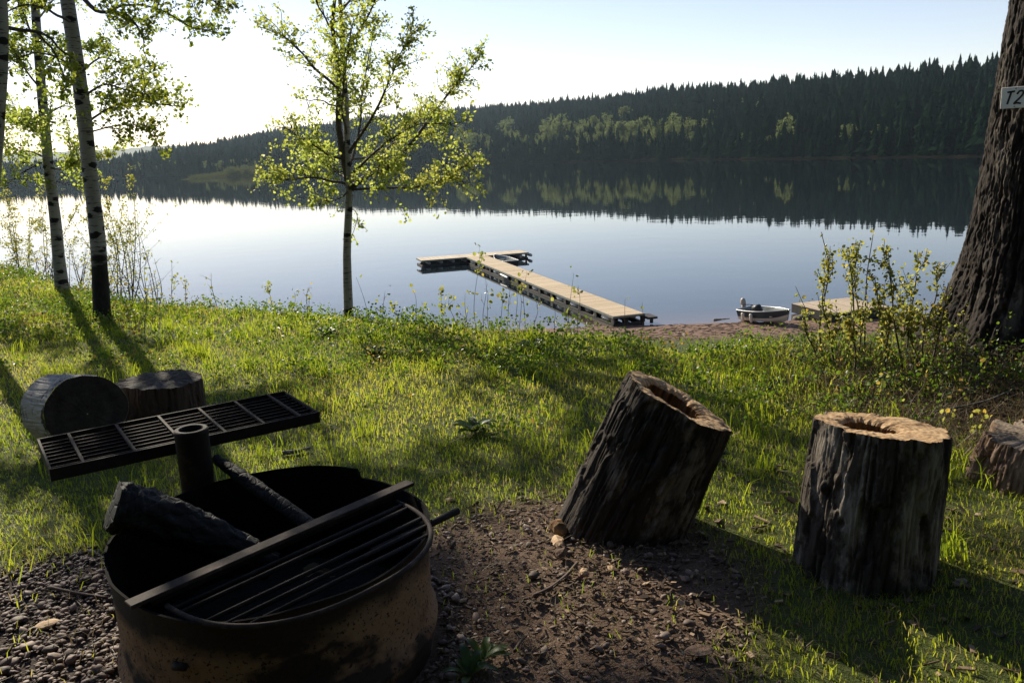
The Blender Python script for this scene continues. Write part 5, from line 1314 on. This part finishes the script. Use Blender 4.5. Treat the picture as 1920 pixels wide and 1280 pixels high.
open_boat('rowing_boat', 'dark open boat with white gunwale moored in the corner of the dock head', (mc[0], mc[1], WATER_Z-.08), math.atan2(DA[1], DA[0])+.06, 3.3, 1.25, .5, (M['black'], M['black'], M['white']), motor=False, fenders=False)
def rock(label, px, py, s, seed):
    p = at_z(px, py, WATER_Z); V = IV.copy(); d = 1+.5*(fbm(V[:, 0]*1.7+seed, V[:, 1]*1.7, V[:, 2]*1.7, seed, 3)-.5); V = V*d[:, None]*np.array([1.2, .9, .55])*s
    mb = MB(); mb.add(V, IF); tag(mb.build('shore_rock', M['rock'], loc=(p[0], p[1], WATER_Z+.05*s), smooth=True), label, 'rock')
rock('dark wet rock in the shallows beside the swim raft, nearer the boat', 1503, 598, .36, 3)
rock('paler flat rock in the shallows right next to the dark one', 1517, 596, .34, 6)
# debris on the beach
mb = MB(); n = 900; x = rng.uniform(2, 16, n); y = shore_y(x)-rng.uniform(.1, 4.5, n); an = rng.normal(.1, .5, n); L = rng.gamma(2, .035, n)+.02
z = ground_z(x, y)+.015; d = np.stack([np.cos(an)*L, np.sin(an)*L, 0*L], 1); s = np.stack([-np.sin(an)*.012, np.cos(an)*.012, .008+0*L], 1); P = np.stack([x, y, z], 1)
mb.add(np.stack([P-d-s, P+d-s, P+d+s, P-d+s], 1).reshape(-1, 3), (np.arange(n)*4)[:, None]+np.array([[0, 1, 2, 3]]), a=np.repeat(rng.random(n)*.9, 4))
tag(mb.build('beach_debris', M['chip'], attr=True), 'dry reeds and bark fragments strewn over the brown beach', 'debris', kind='stuff')

# ------------------------------------------------------------------ unseen spruce woods behind the viewer, added to cut the sky fill
n = 420; x = rng.uniform(-34, 34, n); y = rng.uniform(-30, -6.5, n)
P = np.stack([x, y, ground_z(x, y)-.1], -1)
tag(scatter(CT, P, rng.uniform(11, 19, n), rng.uniform(1.0, 1.5, n)).build('sky_blocking_woods', M['conifer'], attr=True), 'unseen spruce woods added behind the viewer to block sky light', 'forest', kind='stuff')

# ------------------------------------------------------------------ haze
t = NT('lake_haze'); pv = t.n('ShaderNodeVolumePrincipled'); pv.inputs['Color'].default_value = (.62, .82, 1.0, 1); pv.inputs['Density'].default_value = .000062; pv.inputs['Anisotropy'].default_value = .4
t.l(pv.outputs[0], t.out.inputs['Volume']); M['haze'] = t.m
mb = MB(); mb.box((0, 1700, 70), (8600, 5400, 180)); hz = mb.build('haze', M['haze']); tag(hz, kind='stuff'); hz.display_type = 'BOUNDS'

# ------------------------------------------------------------------ light, sky, camera
sun = bpy.data.lights.new('sun', 'SUN'); sun.energy = 5.0; sun.angle = R(.55); sun.color = (1, .90, .72)
so = bpy.data.objects.new('sun', sun); COL.objects.link(so)
sd = Vector((math.sin(SUN_AZ)*math.cos(SUN_EL), math.cos(SUN_AZ)*math.cos(SUN_EL), math.sin(SUN_EL)))
so.rotation_mode = 'QUATERNION'; so.rotation_quaternion = (-sd).to_track_quat('-Z', 'Y')
w = bpy.data.worlds.new('World'); SC.world = w; w.use_nodes = True
nt = w.node_tree; bg = nt.nodes['Background']; sk = nt.nodes.new('ShaderNodeTexSky'); sk.sky_type = 'NISHITA'; sk.sun_disc = False
sk.sun_elevation = SUN_EL; sk.sun_rotation = SUN_AZ; sk.altitude = 700; sk.air_density = 1.0; sk.dust_density = .2; sk.ozone_density = 1.6
tm = nt.nodes.new('ShaderNodeMix'); tm.data_type = 'RGBA'; tm.blend_type = 'MULTIPLY'; tm.inputs[0].default_value = 1; tm.inputs[7].default_value = (1.24, 1.02, .97, 1)
nt.links.new(sk.outputs[0], tm.inputs[6]); nt.links.new(tm.outputs[2], bg.inputs[0]); bg.inputs[1].default_value = .095
cam = bpy.data.cameras.new('camera'); cam.sensor_width = 36; cam.lens = 36*FPX/1920; cam.clip_start = .05; cam.clip_end = 12000
co = bpy.data.objects.new('camera', cam); COL.objects.link(co)
co.matrix_world = Matrix(((Rt[0], Up[0], -Fw[0], CAM[0]), (Rt[1], Up[1], -Fw[1], CAM[1]), (Rt[2], Up[2], -Fw[2], CAM[2]), (0, 0, 0, 1)))
SC.camera = co
SC.view_settings.view_transform = 'Standard'; SC.view_settings.look = 'None'; SC.view_settings.exposure = 0.6; SC.view_settings.gamma = 1.0
SC.cycles.max_bounces = 10; SC.cycles.transparent_max_bounces = 8; SC.cycles.volume_bounces = 0
SC.cycles.use_denoising = True
